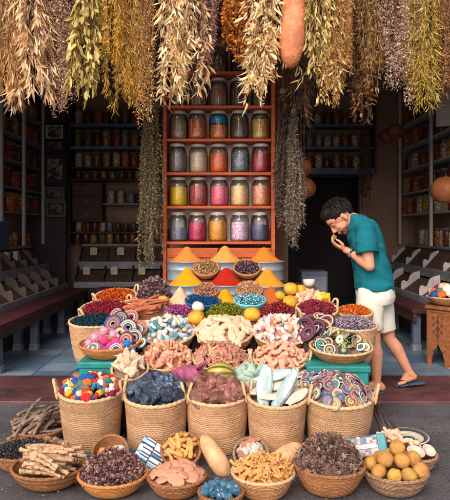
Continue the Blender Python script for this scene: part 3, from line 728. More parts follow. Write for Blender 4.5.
# ------------------------------------------------------------------ spice tins with cones
m_tin = M('galvanised_tin', (136, 146, 158), .42, .22, 14, .08, 30, metal=.35, spec=.5)
def spice_cone(cx, w, top, base, Y, col, nm, hue2=None, sharp=.016):
    c = at(cx, base, Y); Rr = w / 2 * Y / F + .012; hc = (base - top) * Y / F * 1.0
    t = thing('spice_tin', 'round grey metal tin holding the %s spice cone' % nm, 'tin', (c.x, Y, c.z - .2), group='tins under the spice cones')
    mb = MB(); prof = [(0, 0), (Rr, 0), (Rr, .03), (Rr + .004, .034), (Rr + .004, .042), (Rr, .046), (Rr, .12), (Rr + .003, .124), (Rr + .003, .13), (Rr, .134), (Rr, .19), (Rr + .006, .193), (Rr + .006, .201), (Rr - .004, .2), (Rr - .006, .17), (0, .17)]
    mb.lathe(prof, 48); mb.build('body', m_tin, t)
    STEPS.append((c.x, Y, c.z - .2, Rr * .8))
    pr = []
    for i in range(31):
        q = i / 30; r = (Rr - .014) * (1 - q)
        z = hc * q; z = z - sharp * math.exp(-((r) / .02) ** 2)
        if q < .06: z *= .6
        z *= .97 + .03 * math.cos(q * 9 + cx)
        r *= 1 - .10 * math.sin(PI * q)
        pr.append((max(r, 0), z))
    mb = MB(); mb.lathe(pr, 56, wob=.07, seed=cx)
    dk = tuple(int(x * .82) for x in col)
    o = mb.build('spice_cone', M('spice_' + nm.replace(' ', '_'), col, .95, .16, 14, .6, 160, spec=.1, speck=dk, speck_s=420, speck_t=.75))
    o.location = (c.x, Y, c.z - .012)
    tag(o, 'smooth pointed heap of %s powder piled on a grey tin' % nm, 'spice', 'spice cones')
spice_cone(187, 36, 243, 261, 5.48, (206, 132, 58), 'tan brown')
spice_cone(225, 36, 242, 261, 5.48, (220, 150, 74), 'pale sandy')
spice_cone(264, 37, 243, 261, 5.48, (208, 124, 42), 'caramel')
spice_cone(187, 39, 264, 284, 5.2, (232, 152, 26), 'bright turmeric yellow')
spice_cone(226.5, 40, 263, 284, 5.2, (172, 38, 20), 'deep paprika red')
spice_cone(267.5, 38, 264, 285, 5.2, (222, 140, 44), 'golden orange')
spice_cone(180, 32, 283, 304, 4.98, (222, 178, 142), 'pale pinkish beige')
spice_cone(225, 34, 285, 304, 4.98, (228, 150, 14), 'small vivid yellow')
spice_cone(271, 34, 281, 304, 4.98, (176, 90, 44), 'cinnamon brown')

# small bowls between the tins -------------------------------------
def speck_bowl(cx, w, py, Y, tilt, label, nm, plabel, pal, size=.02, H=.03, mat=None, n=420):
    b = basket('bowl', label, cx, w, py, Y, .07, tilt, mat or m_woodbowl, .62, rimr=.005, cat='bowl', step=True)
    dome(b, H * .8, 'filling', M('fill_' + nm, tuple(int(x * .6) for x in pal[0]), .9, .3, 40))
    petals(b, H, n * 2, size * .7, pal, nm, plabel)
    return b
speck_bowl(206, 27, 268, 5.27, 32, 'small wooden bowl of mixed grains between the tan and sandy cones', 'mixed_grains', 'mixed tan and brown grains in the bowl below the tan brown cone', [(206, 164, 104), (150, 96, 60), (226, 200, 150), (120, 70, 48)])
speck_bowl(247, 28, 267.5, 5.27, 32, 'small wooden bowl of dark purple flowers under the caramel cone', 'purple_flowers', 'dark purple dried flowers in the bowl beside the red cone', [(74, 40, 62), (100, 60, 84), (52, 32, 48), (170, 140, 140)])
speck_bowl(206.5, 27, 289.5, 5.04, 25, 'small wooden bowl of pinkish seeds below the turmeric cone', 'pinkish_seeds', 'pinkish brown seeds in the bowl right of the beige cone', [(196, 130, 100), (222, 170, 130), (150, 84, 66)])
speck_bowl(249.5, 28, 289, 5.04, 30, 'small wooden bowl of tan seeds below the golden orange cone', 'tan_seeds', 'pale tan seeds in the bowl left of the cinnamon cone', [(214, 160, 116), (180, 112, 78), (230, 190, 150)])
m_bluebowl = M('blue_glaze', (26, 92, 150), .2, .2, 20, spec=.6)
m_tqbowl = M('turquoise_glaze', (120, 190, 196), .2, .2, 20, spec=.6)
speck_bowl(203, 37, 300, 4.9, 14, 'wide blue glazed dish heaped with blue crystals', 'blue_crystals', 'deep blue crystals heaped in the blue dish', [(14, 74, 130), (24, 110, 160), (10, 50, 104)], .022, .02, m_bluebowl)
speck_bowl(250, 33, 300, 4.88, 16, 'turquoise rimmed dish of aqua crystals below the tan seed bowl', 'aqua_crystals', 'aqua and white crystals in the turquoise dish', [(40, 150, 170), (110, 200, 206), (20, 110, 140), (200, 226, 226)], .024, .016, m_tqbowl)

# rows of petals -----------------------------------------------------
def petal_basket(name, label, nm, plabel, cx, w, py, Y, h, tilt, pal, size, H, n=2100, handles=0, mat=None, asp=.7, yaw=0, **kw):
    b = basket(name, label, cx, w, py, Y, h, tilt, mat or m_raf, .75, handles, yaw, **kw)
    dome(b, H * .85, 'filling', M('fill_' + nm, tuple(int(x * .55) for x in pal[0]), .9, .4, 40))
    petals(b, H, n, size * .72, pal, nm, plabel, asp=asp)
    return b
petal_basket('basket', 'round basket of violet petals under the pale beige cone', 'violet_petals', 'violet and pink petals heaped behind the shell basket', 177, 42, 315, 4.76, .16, 16, [(150, 40, 110), (186, 80, 150), (110, 30, 84), (210, 130, 180)], .024, .06)
petal_basket('basket', 'round basket of green leaves in the middle of the stall', 'green_leaves', 'yellow green dried leaves heaped below the small yellow cone', 225, 46, 315, 4.76, .16, 16, [(130, 130, 20), (96, 100, 22), (160, 158, 40), (80, 84, 20)], .03, .075, asp=.5)
petal_basket('basket', 'round basket of dark red rosebuds right of the green leaves', 'red_rosebuds', 'dark red rosebuds heaped below the cinnamon cone', 279, 44, 315, 4.76, .16, 16, [(126, 20, 32), (160, 40, 50), (90, 14, 26), (180, 70, 70)], .026, .08)
petal_basket('basket', 'deep tapered basket of blue black petals at the left end', 'blue_black_petals', 'blue black petals in the deep left basket', 96, 54, 321, 4.55, .30, 6, [(16, 50, 70), (24, 74, 96), (12, 34, 52)], .022, .03, mat=m_raf)
petal_basket('basket', 'basket of crimson petals behind the blue black petals', 'crimson_petals', 'crimson petals in the left basket below the orange flowers', 106, 52, 309, 4.82, .2, 14, [(140, 22, 40), (170, 44, 60), (104, 16, 34)], .022, .035, handles=2, yaw=.75, hl=.07)
petal_basket('basket', 'small basket of orange marigold petals at the upper left of the stall', 'marigold_petals', 'orange marigold petals in the small upper left basket', 116, 42, 296, 5.08, .18, 14, [(206, 80, 20), (226, 110, 30), (160, 50, 16)], .024, .035, handles=2, yaw=.6, hl=.07)
petal_basket('basket', 'basket heaped with dried grey purple buds beside the jar shelf', 'grey_purple_buds', 'grey purple dried buds heaped beside the jar shelf at left', 155, 40, 296, 5.1, .2, 14, [(106, 76, 84), (140, 108, 110), (78, 54, 64), (160, 132, 126)], .045, .15, 900)
petal_basket('basket', 'handled basket of crimson petals tilted towards the right end', 'rose_petals', 'crimson rose petals in the handled right basket', 317, 42, 309, 4.72, .18, 16, [(150, 40, 60), (176, 70, 86), (110, 26, 46)], .024, .05, handles=2, yaw=.5, hl=.06)
petal_basket('basket', 'wide deep basket of lilac and white lavender flowers before the man', 'lavender_flowers', 'lilac and white lavender flowers in the wide right basket', 352, 50, 325, 4.5, .26, 6, [(140, 116, 140), (176, 156, 168), (104, 84, 112), (206, 192, 190)], .02, .06, 1800, handles=1, yaw=.35, hl=.06)
petal_basket('basket', 'basket of orange petals at the far right of the stall', 'orange_petals', 'orange petals in the far right basket beside the white shorts', 354, 38, 312, 4.78, .2, 8, [(214, 100, 24), (226, 130, 40), (176, 70, 20)], .024, .04)
# white lid of pinkish ginger right
bq = basket('basket', 'small basket of pinkish roots right of the yellow gourds', 309, 34, 300, 4.95, .14, 18, m_raf2, .75)
dome(bq, .04, 'filling', M('fill_pink_root', (150, 110, 92)))
m_pinkroot = M('pink_root', (222, 170, 140), .75, .25, 30, .3, 60, rnd=.15)
PINKROOT = [rock('root_piece', m_pinkroot, .03, s, .6, (1.5, .8, .8)) for s in range(3)]
heap(bq, PINKROOT, 22, .06, 'root_piece', 'knobbly pinkish root piece in the small basket beside the yellow gourds', 'root', 'pinkish root pieces')
cup = at(309, 283, 5.05)
t = thing('ceramic_cup', 'white ceramic cup standing behind the pinkish roots', 'cup', cup)
mb = MB(); mb.lathe([(0, -.03), (.036, -.03), (.046, -.005), (.05, .03), (.047, .03), (.041, .0), (0, -.02)], 28); mb.build('body', M('white_ceramic', (196, 186, 172), .3, .06, 10, spec=.5), t); STEPS.append((cup.x, cup.y, cup.z - .03, .06))
# yellow paper packet and lemons/gourds
def pouch(cx, py, Y, wpx, hpx, label, col, rot):
    c = at(cx, py, Y); ww, hh = wpx * Y / F / 2, hpx * Y / F / 2
    t = thing('spice_packet', label, 'packet', c, rot)
    mb = MB(); vs = []; fs = []
    nx, nz = 8, 10
    for s in (-1, 1):
        for j in range(nz + 1):
            for i in range(nx + 1):
                u, v = i / nx * 2 - 1, j / nz * 2 - 1
                dpt = .022 * (1 - u * u) ** .5 * (1 - v * v) ** .5 if abs(u) < 1 and abs(v) < 1 else 0
                vs.append((u * ww, s * (dpt + .001) + .004 * mnoise.noise(Vector((u * 2, v * 2, s))), v * hh))
    o = (nx + 1) * (nz + 1)
    for s in (0, 1):
        for j in range(nz):
            for i in range(nx):
                a = s * o + j * (nx + 1) + i; f = (a, a + 1, a + nx + 2, a + nx + 1); fs.append(f if s == 0 else f[::-1])
    mb.add(vs, fs); mb.build('pouch', M('yellow_pouch', col, .35, .12, 12, spec=.5), t)
    mb = MB(); mb.box(-ww * .5, ww * .5, -.0275, -.0255, -hh * .25, hh * .3); mb.build('label_patch', M('pouch_label', (150, 96, 20), .4, .3, 60), t, False, bevel=.001)
    STEPS.append((c.x, c.y, c.z - hh, ww * .7))
pouch(324, 301, 4.78, 14, 16, 'bright yellow spice packet standing among the right baskets', (226, 164, 20), (rad(-12), 0, rad(12)))
def gourd_mesh(name, mat, r, zs, lob=0, amp=.05, seed=0, stem=True):
    mb = MB(); vs = []; fs = []; sg, rg = 36, 18
    for j in range(rg + 1):
        ph = -PI / 2 + PI * j / rg
        for k in range(sg):
            a = 2 * PI * k / sg
            m = 1 + (lob and .06 * abs(math.cos(a * lob / 2)) * math.cos(ph)) + amp * mnoise.noise(Vector((math.cos(a) * math.cos(ph), math.sin(a) * math.cos(ph), math.sin(ph))) * 1.6 + Vector((seed * 5, 0, 0)))
            dz = -.12 * math.exp(-((abs(ph) - PI / 2) / .28) ** 2) * math.copysign(1, ph)
            vs.append((r * m * math.cos(ph) * math.cos(a), r * m * math.cos(ph) * math.sin(a), r * zs * (math.sin(ph) + dz)))
    for j in range(rg):
        for k in range(sg): fs.append((j * sg + k, j * sg + (k + 1) % sg, (j + 1) * sg + (k + 1) % sg, (j + 1) * sg + k))
    mb.add(vs, fs)
    if stem: mb.tube([(0, 0, r * zs * .84), (.002, 0, r * zs * 1.02)], [r * .1, r * .07], 6)
    return mb.mesh(name, mat)
m_yel = M('yellow_skin', (208, 148, 40), .5, .3, 12, .25, 60, rnd=.08, spec=.45)
YG = [gourd_mesh('yellow_gourd', m_yel, .062, .9, 7, .1, s) for s in range(3)]
for i, (px, py, Y, r, lb) in enumerate([(196, 317.5, 4.6, 1.0, 'yellow gourd between the violet petals and the green leaves'), (252, 314.5, 4.6, 1.0, 'yellow gourd between the green leaves and the red rosebuds'), (163, 301, 4.85, .78, 'small brownish yellow gourd above the violet petals'),
        (291, 289, 4.92, .95, 'upper yellow gourd right of the cinnamon cone'), (300, 290, 4.96, .8, 'upper right yellow gourd behind the red rosebuds'), (290, 302, 4.84, .95, 'lower yellow gourd above the red rosebuds'), (280, 296, 4.93, .7, 'small yellow gourd touching the cinnamon cone')]):
    c = at(px, py, Y); put('yellow_gourd', YG[i % 3], MXT(c, (R.uniform(-.6, .6), R.uniform(-.6, .6), R.uniform(0, 6)), r), lb, 'gourd', 'yellow gourds on the stall'); STEPS.append((c.x, c.y, c.z - .05 * r, .03))
c = at(198, 307, 4.72); put('pale_gourd', gourd_mesh('pale_gourd', M('pale_skin', (224, 200, 180), .5, .15, 10), .05, .85, 0, .08, 4, False), MXT(c, (.2, .3, 0)), 'pale pinkish round gourd resting on the violet petals', 'gourd'); STEPS.append((c.x, c.y, c.z - .04, .03))

# cinnamon sticks left ----------------------------------------------
b = basket('basket', 'basket of reddish cinnamon sticks left of the violet petals', 147, 44, 312, 4.72, .18, 18, m_raf2, .75)
dome(b, .05, 'filling', M('fill_cinn', (110, 62, 44)))
m_cinn = M('cinnamon_bark', (176, 100, 68), .8, .3, 30, .4, 60, rnd=.2)
CIN = [stick('cinnamon_stick', m_cinn, .24, .011, s, 1, .15) for s in range(3)]
rr = random.Random(4)
for k in range(30):
    p = Vector((rr.uniform(-.06, .06), rr.uniform(-.13, .1), .02 + .05 * rr.random()))
    put('cinnamon_stick', CIN[k % 3], b.mx @ MXT(p, (0, rr.uniform(-.25, .2), rr.uniform(-.35, .5) + .5)), 'reddish cinnamon stick in the basket left of the violet petals', 'spice stick', 'cinnamon sticks')

# coasters, bracelets -------------------------------------------------
PAL = [(206, 196, 180), (170, 40, 44), (34, 66, 124), (206, 156, 56), (40, 120, 130), (30, 34, 52), (204, 104, 50), (70, 40, 60), (90, 136, 84), (56, 100, 156), (180, 110, 136)]
m_coast = rings_mat('woven_rings', PAL, .0062)
m_coast_d = rings_mat('woven_rings_dark', [(60, 24, 44), (206, 190, 170), (30, 36, 60), (130, 30, 50), (90, 60, 100), (40, 30, 40), (190, 140, 60)], .0075)
m_coast_y = rings_mat('woven_rings_bright', [(216, 166, 40), (36, 54, 84), (196, 190, 176), (50, 130, 140), (214, 110, 30), (116, 146, 56), (28, 36, 54), (50, 76, 60)], .010)
def coaster_mesh(name, mat, r, hole=0, th=.006):
    mb = MB(); n = 9; prof = []
    r0 = hole
    top = [(r0 + (r - r0) * i / (n * 3), th + .0014 * abs(math.sin(PI * i / 3))) for i in range(n * 3 + 1)]
    bot = [(r, 0), (r0, 0)]
    if not hole: top[0] = (0, th)
    mb.lathe(([(r0, 0)] if hole else []) + top + [(r + .002, th * .5)] + bot, 36); return mb.mesh(name, mat)
CO = [coaster_mesh('woven_coaster', m_coast, r) for r in (.05, .045, .055)]
COD = [coaster_mesh('woven_ring', m_coast_d, r, .028) for r in (.06, .052)]
COY = [coaster_mesh('woven_coaster', m_coast_y, r) for r in (.05, .058)]
COL_ = [coaster_mesh('woven_ring', m_coast, r, .016) for r in (.066, .052, .06)]
# loose rings at the left shoulder of the stall
rr = random.Random(9)
for k, (px, py, Y, sc) in enumerate([(113, 324, 4.36, 1.1), (121, 318, 4.42, 1), (128, 328, 4.3, 1.1), (134, 338, 4.24, 1), (141, 326, 4.36, .75), (141, 343, 4.2, .75), (120, 333, 4.28, .9), (131, 317, 4.46, 1), (136, 330, 4.32, .9), (126, 340, 4.2, .9), (116, 314, 4.5, .9)]):
    put('woven_ring', COL_[k % 3], MXT(at(px, py, Y), (rad(62) + rr.uniform(-.35, .35), rr.uniform(-.5, .5), rr.uniform(-.4, .4)), sc), 'colourful concentric striped woven ring leaning on the left baskets', 'woven ring', 'striped woven rings at the left of the stall')
STEPS.append((at(128, 330, 4.42).x, 4.45, .56, .1))
for k, (px, py, Y) in enumerate([(311, 322, 4.5), (318, 327, 4.42), (326, 322, 4.46), (305, 325, 4.44), (322, 318, 4.52), (314, 331, 4.36), (308, 333, 4.34)]):
    put('woven_ring', COD[k % 2], MXT(at(px, py, Y), (rad(40) + rr.uniform(-.4, .4), rr.uniform(-.6, .6), rr.uniform(-.5, .5)), 1.15), 'dark purple and cream striped woven ring between the right baskets', 'woven ring', 'dark striped woven rings at the right of the stall')
STEPS.append((at(315, 330, 4.46).x, 4.46, .58, .1))

# teal boxes ----------------------------------------------------------
m_teal = M('teal_paint', (24, 124, 118), .5, .4, 6, .08, 30, spec=.45)
def teal_box(label, x0, x1, y0, y1, z1):
    t = thing('teal_box', label, 'box', ((x0 + x1) / 2, (y0 + y1) / 2, 0)); hx, hy = (x1 - x0) / 2, (y1 - y0) / 2
    mb = MB(); mb.box(-hx, hx, -hy, hy, 0, z1 - .045); mb.build('body', m_teal, t, False, bevel=.008)
    mb = MB(); mb.box(-hx - .012, hx + .012, -hy - .012, hy + .012, z1 - .044, z1); mb.build('lid', m_teal, t, False, bevel=.008)
zl = at(100, 362, 4.0).z
teal_box('teal painted box under the pompom bowl at left', at(79, 0, 4).x, at(120, 0, 4).x, 4.0, 4.34, zl)
zr = at(340, 366, 4.0).z
teal_box('teal painted box under the coaster bowl at right', at(309, 0, 4).x, at(369, 0, 4).x, 4.0, 4.36, zr)
# bowl of pompoms (left)
b = basket('wooden_bowl', 'wide wooden bowl of pink pompoms on the left teal box', 109, 60, 0, 4.17, .085, 4, m_woodbowl, .6, z=zl + .092, step=False, cat='bowl', rimr=.006)
dome(b, .03, 'filling', M('fill_pom', (150, 70, 110)))
def pompom(name, mat, r, seed):
    def f(m):
        m.ell((0, 0, 0), (r * .8,) * 3, 16, 10, None, .2, 4, seed)
        q = random.Random(seed)
        for k in range(150):
            v = Vector((q.gauss(0, 1), q.gauss(0, 1), q.gauss(0, 1))).normalized(); s = v.orthogonal().normalized() * r * .1; u = v.cross(s)
            a = v * r * .6; e = v * r * q.uniform(.95, 1.12)
            m.add([a + s, a - s * .5 + u * .8, a - s * .5 - u * .8, e], [(0, 1, 3), (1, 2, 3), (2, 0, 3)])
    return pm(name, mat, f, False)
for cname, cc, pts in (('hot pink', (222, 70, 130), [(104, 340), (110, 346), (99, 348), (116, 342)]), ('pale pink', (226, 150, 176), [(95, 337), (89, 343), (104, 331), (113, 334)]), ('orange', (222, 110, 60), [(86, 350), (121, 346)]), ('cobalt blue', (44, 110, 180), [(127, 344), (131, 350)])):
    me = pompom('pompom', M('wool_' + cname.replace(' ', '_'), cc, .9, .15, 40), .034, len(cname))
    for px, py in pts:
        put('pompom', me, MXT(at(px, py, 4.08), (px, py, 0), R.uniform(.9, 1.1)), '%s wool pompom in the wooden bowl on the teal box' % cname, 'pompom', '%s pompoms' % cname)
for k, (px, py, Y) in enumerate([(93, 348, 4.05), (116, 350, 4.03), (126, 352, 4.06), (109, 347, 4.2)]):
    put('woven_coaster', CO[k % 3], MXT(at(px, py, Y), (rad(50) + .2 * k, .2 * (k - 1), 0), 1.0), 'round striped woven coaster lying in the left wooden bowl', 'coaster', 'striped coasters in the left wooden bowl')
# coaster bowl right
b = basket('wooden_bowl', 'wide basket tray of bright striped coasters on the right teal box', 341, 63, 0, 4.2, .09, 6, m_raf2, .62, z=zr + .09, step=False, cat='bowl')
dome(b, .065, 'filling', M('fill_coast', (120, 96, 84), .9, .5, 40))
heap(b, COY, 44, .075, 'woven_coaster', 'bright yellow and blue striped coaster in the tray on the right teal box', 'coaster', 'bright coasters on the right tray', 'flat', .014, .88, (.58, .8), .75, 3)
# small coaster basket lower right
b = basket('basket', 'shallow basket of small red and blue coasters in front of the right teal box', 322, 52, 381, 3.99, .12, 14, m_raf2, .75)
dome(b, .045, 'filling', M('fill_coast'))
COS = [coaster_mesh('woven_coaster', rings_mat('woven_rings_small', [(170, 40, 50), (40, 60, 120), (226, 220, 210), (60, 120, 140), (30, 34, 60), (210, 170, 90)], .005), r) for r in (.032, .038)]
heap(b, COS, 34, .05, 'woven_coaster', 'small red and blue striped coaster in the shallow basket', 'coaster', 'small coasters in the shallow basket', 'flat', .012, .92, (.85, 1.0), .25, 5)

# clay / starfish baskets -------------------------------------------
def star(name, mat, r, arms, seed, flat=.5):
    q = random.Random(seed)
    def f(m):
        m.ell((0, 0, 0), (r * .36, r * .36, r * .3 * flat * 2), 12, 8)
        for k in range(arms):
            a = 2 * PI * k / arms + q.uniform(-.2, .2); L = r * q.uniform(.85, 1.1)
            m.capsule((0, 0, 0), (L * math.cos(a), L * math.sin(a), q.uniform(-.1, .25) * r), r * .26, r * .13, 8, flat)
    return pm(name, mat, f)
def knob(name, mat, r, L, seed):
    def f(m):
        m.capsule((-L / 2, 0, 0), (L / 2, 0, .2 * r), r * .62, r * .5, 10); m.ell((L / 2, 0, 0), (r * .55, r, r), 14, 8, None, .15, 2, seed)
    return pm(name, mat, f)
m_clay = M('pink_clay', (206, 142, 112), .85, .2, 25, .4, 70, rnd=.16, hue=.012)
m_clayd = M('brown_pink_clay', (172, 116, 98), .8, .25, 25, .4, 70, rnd=.22, hue=.015)
m_clayl = M('light_pink_clay', (214, 158, 132), .85, .15, 25, .35, 70, rnd=.12, hue=.01)
def row_c(cx, label, H, me, n, nm, lab, cat, mode, seed, fillc):
    b = basket('basket', label, cx, 55, 358, 4.22, .15, 15, m_raf, .76, 2 if cx > 200 else 0, hl=.07)
    dome(b, H * .96, 'filling', M('fill_%d' % cx, tuple(int(x * 1.35) for x in fillc), .9, .4, 60))
    heap(b, me, n, H, nm, lab, cat, lab.split(' in ')[0] + ' pieces', mode, .006, .97, (.62, 1.0), .6, seed)
row_c(166, 'wide basket of pink clay knobs below the shells', .08, [knob('clay_piece', m_clay, .021, .06, 1), knob('clay_piece', m_clay, .026, .035, 2), star('clay_piece', m_clay, .045, 3, 3, .8), knob('clay_piece', m_clay, .018, .08, 4), rock('clay_piece', m_clayl, .03, 9, .3, (1.2, 1, .5))], 96, 'clay_piece', 'pink clay knob in the left middle basket', 'clay piece', 'random', 1, (120, 74, 56))
row_c(220, 'wide basket of brownish starfish behind the striped melon', .085, [star('starfish', m_clayd, .05, 5, 1), star('starfish', m_clay, .05, 5, 2), rock('starfish', m_clayd, .034, 5, .3, (1, 1, .45)), star('starfish', m_clayd, .042, 6, 5, .8)], 92, 'starfish', 'brownish pink starfish in the centre middle basket', 'starfish', 'flat', 2, (90, 54, 46))
row_c(280, 'wide basket of pale pink clay fingers below the white and pink shells', .08, [rock('clay_finger', m_clayl, .026, s, .25, (1.9, .8, .6)) for s in range(3)] + [rock('clay_finger', m_clay, .03, 7, .2, (1, 1, .5)), knob('clay_finger', m_clayl, .02, .05, 8)], 70, 'clay_finger', 'pale pink clay finger in the right middle basket', 'clay piece', 'flat', 3, (140, 90, 72))
# shells --------------------------------------------------------------
def shell(name, mat, L, r, seed):
    def f(m):
        n = 16; pts = []; rs = []
        for i in range(n + 1):
            q = i / n; pts.append((L * (q - .5), .004 * math.sin(q * 9), .004 * math.cos(q * 9)))
            rs.append(r * (math.sin(PI * min(1, .12 + q * .88)) ** .7 * (1.05 - .55 * q) + .02) * (1 + .1 * math.sin(q * 38)))
        m.tube(pts, rs, 12)
    return pm(name, mat, f)
def scallop(name, mat, r, seed):
    def f(m):
        vs = [(0, 0, 0)]; fs = []; sg = 30
        for j in range(1, 6):
            for k in range(sg + 1):
                a = -1.25 + 2.5 * k / sg; rr_ = r * j / 5 * (1 - .08 * abs(a) ** 2) * 1.7
                vs.append((rr_ * math.cos(a) - r * .8, rr_ * math.sin(a) * .85, r * .5 * math.sin(PI * .5 * (j / 5)) * (1 - .25 * a * a) - r * .35 * (j / 5) ** 2 + .05 * r * math.cos(k * PI) * (j / 5)))
        vs[0] = (-r * .8, 0, 0)
        for k in range(sg): fs.append((0, 1 + k, 2 + k))
        for j in range(4):
            for k in range(sg): a = 1 + j * (sg + 1) + k; fs.append((a, a + sg + 1, a + sg + 2, a + 1))
        m.add(vs, fs)
    return pm(name, mat, f)
def shells(cols, r):
    out = []
    for i, (nm, c) in enumerate(cols):
        m_ = M('shell_' + nm, c, .4, .25, 30, .2, 60, rnd=.12, spec=.5)
        out += [shell('seashell', m_, r * 2.4, r * .75, i), rock('seashell', m_, r * .85, i + 3, .35, (1.2, .9, .7))]
        if i % 2 == 0: out.append(scallop('seashell', m_, r, i))
    return out
def row_d(cx, w, label, H, me, n, nm, lab, cat, mode, seed, fillc, s=(.8, 1.15)):
    b = basket('basket', label, cx, w, 331, 4.5, .12, 20, m_raf2, .7)
    dome(b, H * .96, 'filling', M('fill_%d' % cx, tuple(int(x * 1.35) for x in fillc), .9, .4, 60))
    heap(b, me, int(n * 1.25), H, nm, lab, cat, lab.split(' in ')[0] + 's', mode, .006, .97, s, .5, seed)
row_d(168, 56, 'wide basket of mixed white and teal seashells', .07, shells([('white', (214, 200, 188)), ('cream', (222, 196, 160)), ('teal', (80, 128, 134)), ('pale_pink', (222, 180, 170)), ('white2', (214, 212, 208)), ('grey_blue', (150, 168, 180))], .027), 78, 'seashell', 'small white, cream or teal seashell in the left upper basket', 'seashell', 'random', 4, (120, 104, 96))
m_white = M('white_bone', (206, 178, 146), .65, .25, 20, .15, 50, rnd=.08)
row_d(224.5, 58, 'wide basket of smooth white cuttlebones in the centre of the stall', .07, [rock('cuttlebone', m_white, .031, s, .12, (1.75, .9, .6)) for s in range(3)], 44, 'cuttlebone', 'smooth white cuttlebone in the centre upper basket', 'cuttlebone', 'flat', 5, (130, 100, 76))
row_d(281, 58, 'wide basket of pink and white seashells under the red rosebuds', .075, shells([('white', (226, 216, 204)), ('peach', (224, 160, 124)), ('pale_pink', (222, 180, 170)), ('rose', (206, 130, 120)), ('white2', (214, 212, 208))], .028), 76, 'seashell', 'small pink, peach or white seashell in the right upper basket', 'seashell', 'random', 6, (130, 96, 88))

# row in front of the middle baskets ---------------------------------
b = basket('basket', 'small basket of white chunky root pieces at the left', 130, 38, 369, 3.98, .13, 24, m_raf2, .75)
dome(b, .04, 'filling', M('fill_wr', (130, 104, 84)))
m_wr = M('white_root', (204, 172, 146), .8, .3, 20, .3, 50, rnd=.08)
heap(b, [rock('white_root', m_wr, .03, s, .4, (1.5, .85, .85), facets=9) for s in range(4)], 20, .06, 'white_root', 'chunky white root piece in the small left basket', 'root', 'white root pieces', 'random', .02, .8, (.9, 1.2))
c = at(188, 375, 3.95)
t = thing('bundle_bag', 'crumpled magenta and pink cloth bundle left of the striped melon', 'bundle', c); t.scale = (.86, .9, .9)
def bag(m):
    vs = []; fs = []; sg, rg = 48, 16
    for j in range(rg + 1):
        ph = -PI / 2 + PI * j / rg
        for k in range(sg):
            a = 2 * PI * k / sg
            mm = 1 + .13 * math.sin(a * 9 + 2 * math.sin(ph * 2)) * math.cos(ph) + .25 * mnoise.noise(Vector((math.cos(a) * 1.5, math.sin(a) * 1.5, ph)))
            vs.append((.115 * mm * math.cos(ph) * math.cos(a), .075 * mm * math.cos(ph) * math.sin(a), .075 * math.sin(ph)))
    for j in range(rg):
        for k in range(sg): fs.append((j * sg + k, j * sg + (k + 1) % sg, (j + 1) * sg + (k + 1) % sg, (j + 1) * sg + k))
    m.add(vs, fs)
mb = MB(); bag(mb); mb.build('cloth', M('magenta_cloth', (150, 74, 104), .7, .6, 14, .4, 40), t)
mb = MB()
for k in range(7): mb.tube([(.06, 0, .03), (.08 + .01 * k, -.02, .07 + .004 * k), (.085 + .012 * k, -.03 + .01 * k, .05)], [.012, .014, .003], 6)
mb.build('tied_end', M('magenta_cloth'), t); STEPS.append((c.x, c.y, c.z - .07, .08))
# melon
m_mel, nt, bsd = nt_new('striped_melon'); tc = nd(nt, 'ShaderNodeTexCoord'); sp = nd(nt, 'ShaderNodeSeparateXYZ'); nt.links.new(tc.outputs['Object'], sp.inputs[0])
at2 = nd(nt, 'ShaderNodeMath', operation='ARCTAN2'); nt.links.new(sp.outputs[1], at2.inputs[0]); nt.links.new(sp.outputs[0], at2.inputs[1])
no = nd(nt, 'ShaderNodeTexNoise', i_Scale=25.0, i_Detail=3.0); nt.links.new(tc.outputs['Object'], no.inputs['Vector'])
ml = nd(nt, 'ShaderNodeMath', operation='MULTIPLY_ADD'); nt.links.new(at2.outputs[0], ml.inputs[0]); ml.inputs[1].default_value = 10; nt.links.new(no.outputs[0], ml.inputs[2])
si = nd(nt, 'ShaderNodeMath', operation='SINE'); nt.links.new(ml.outputs[0], si.inputs[0])
cr = nd(nt, 'ShaderNodeValToRGB'); e = cr.color_ramp.elements; e[0].position = .1; e[0].color = (*lin((76, 84, 20)), 1); e[1].position = .7; e[1].color = (*lin((176, 148, 70)), 1)
mr = nd(nt, 'ShaderNodeMapRange'); mr.inputs[1].default_value = -1; nt.links.new(si.outputs[0], mr.inputs[0]); nt.links.new(mr.outputs[0], cr.inputs[0]); nt.links.new(cr.outputs[0], bsd.inputs['Base Color']); bsd.inputs['Roughness'].default_value = .35
c = at(220, 373, 3.9)
put('striped_melon', gourd_mesh('striped_melon', m_mel, .068, 1.32, 10, .03, 2), MXT(c, (rad(90), 0, rad(86))), 'green and yellow striped melon before the starfish basket', 'melon'); STEPS.append((c.x, c.y, c.z - .066, .06))
b = basket('basket', 'small basket of pale green soap stones right of the striped melon', 249, 36, 378, 3.93, .12, 26, m_raf2, .75)
dome(b, .02, 'filling', M('fill_gs', (110, 110, 96)))
m_gs = M('pale_green_stone', (150, 172, 154), .6, .4, 16, .3, 40, rnd=.1)
heap(b, [rock('soap_stone', m_gs, .042, s, .4, (1.15, .95, .6), facets=9) for s in range(4)], 11, .045, 'soap_stone', 'pale green soap stone in the small basket beside the melon', 'stone', 'pale green stones', 'random', .02, .72, (.8, 1.15))

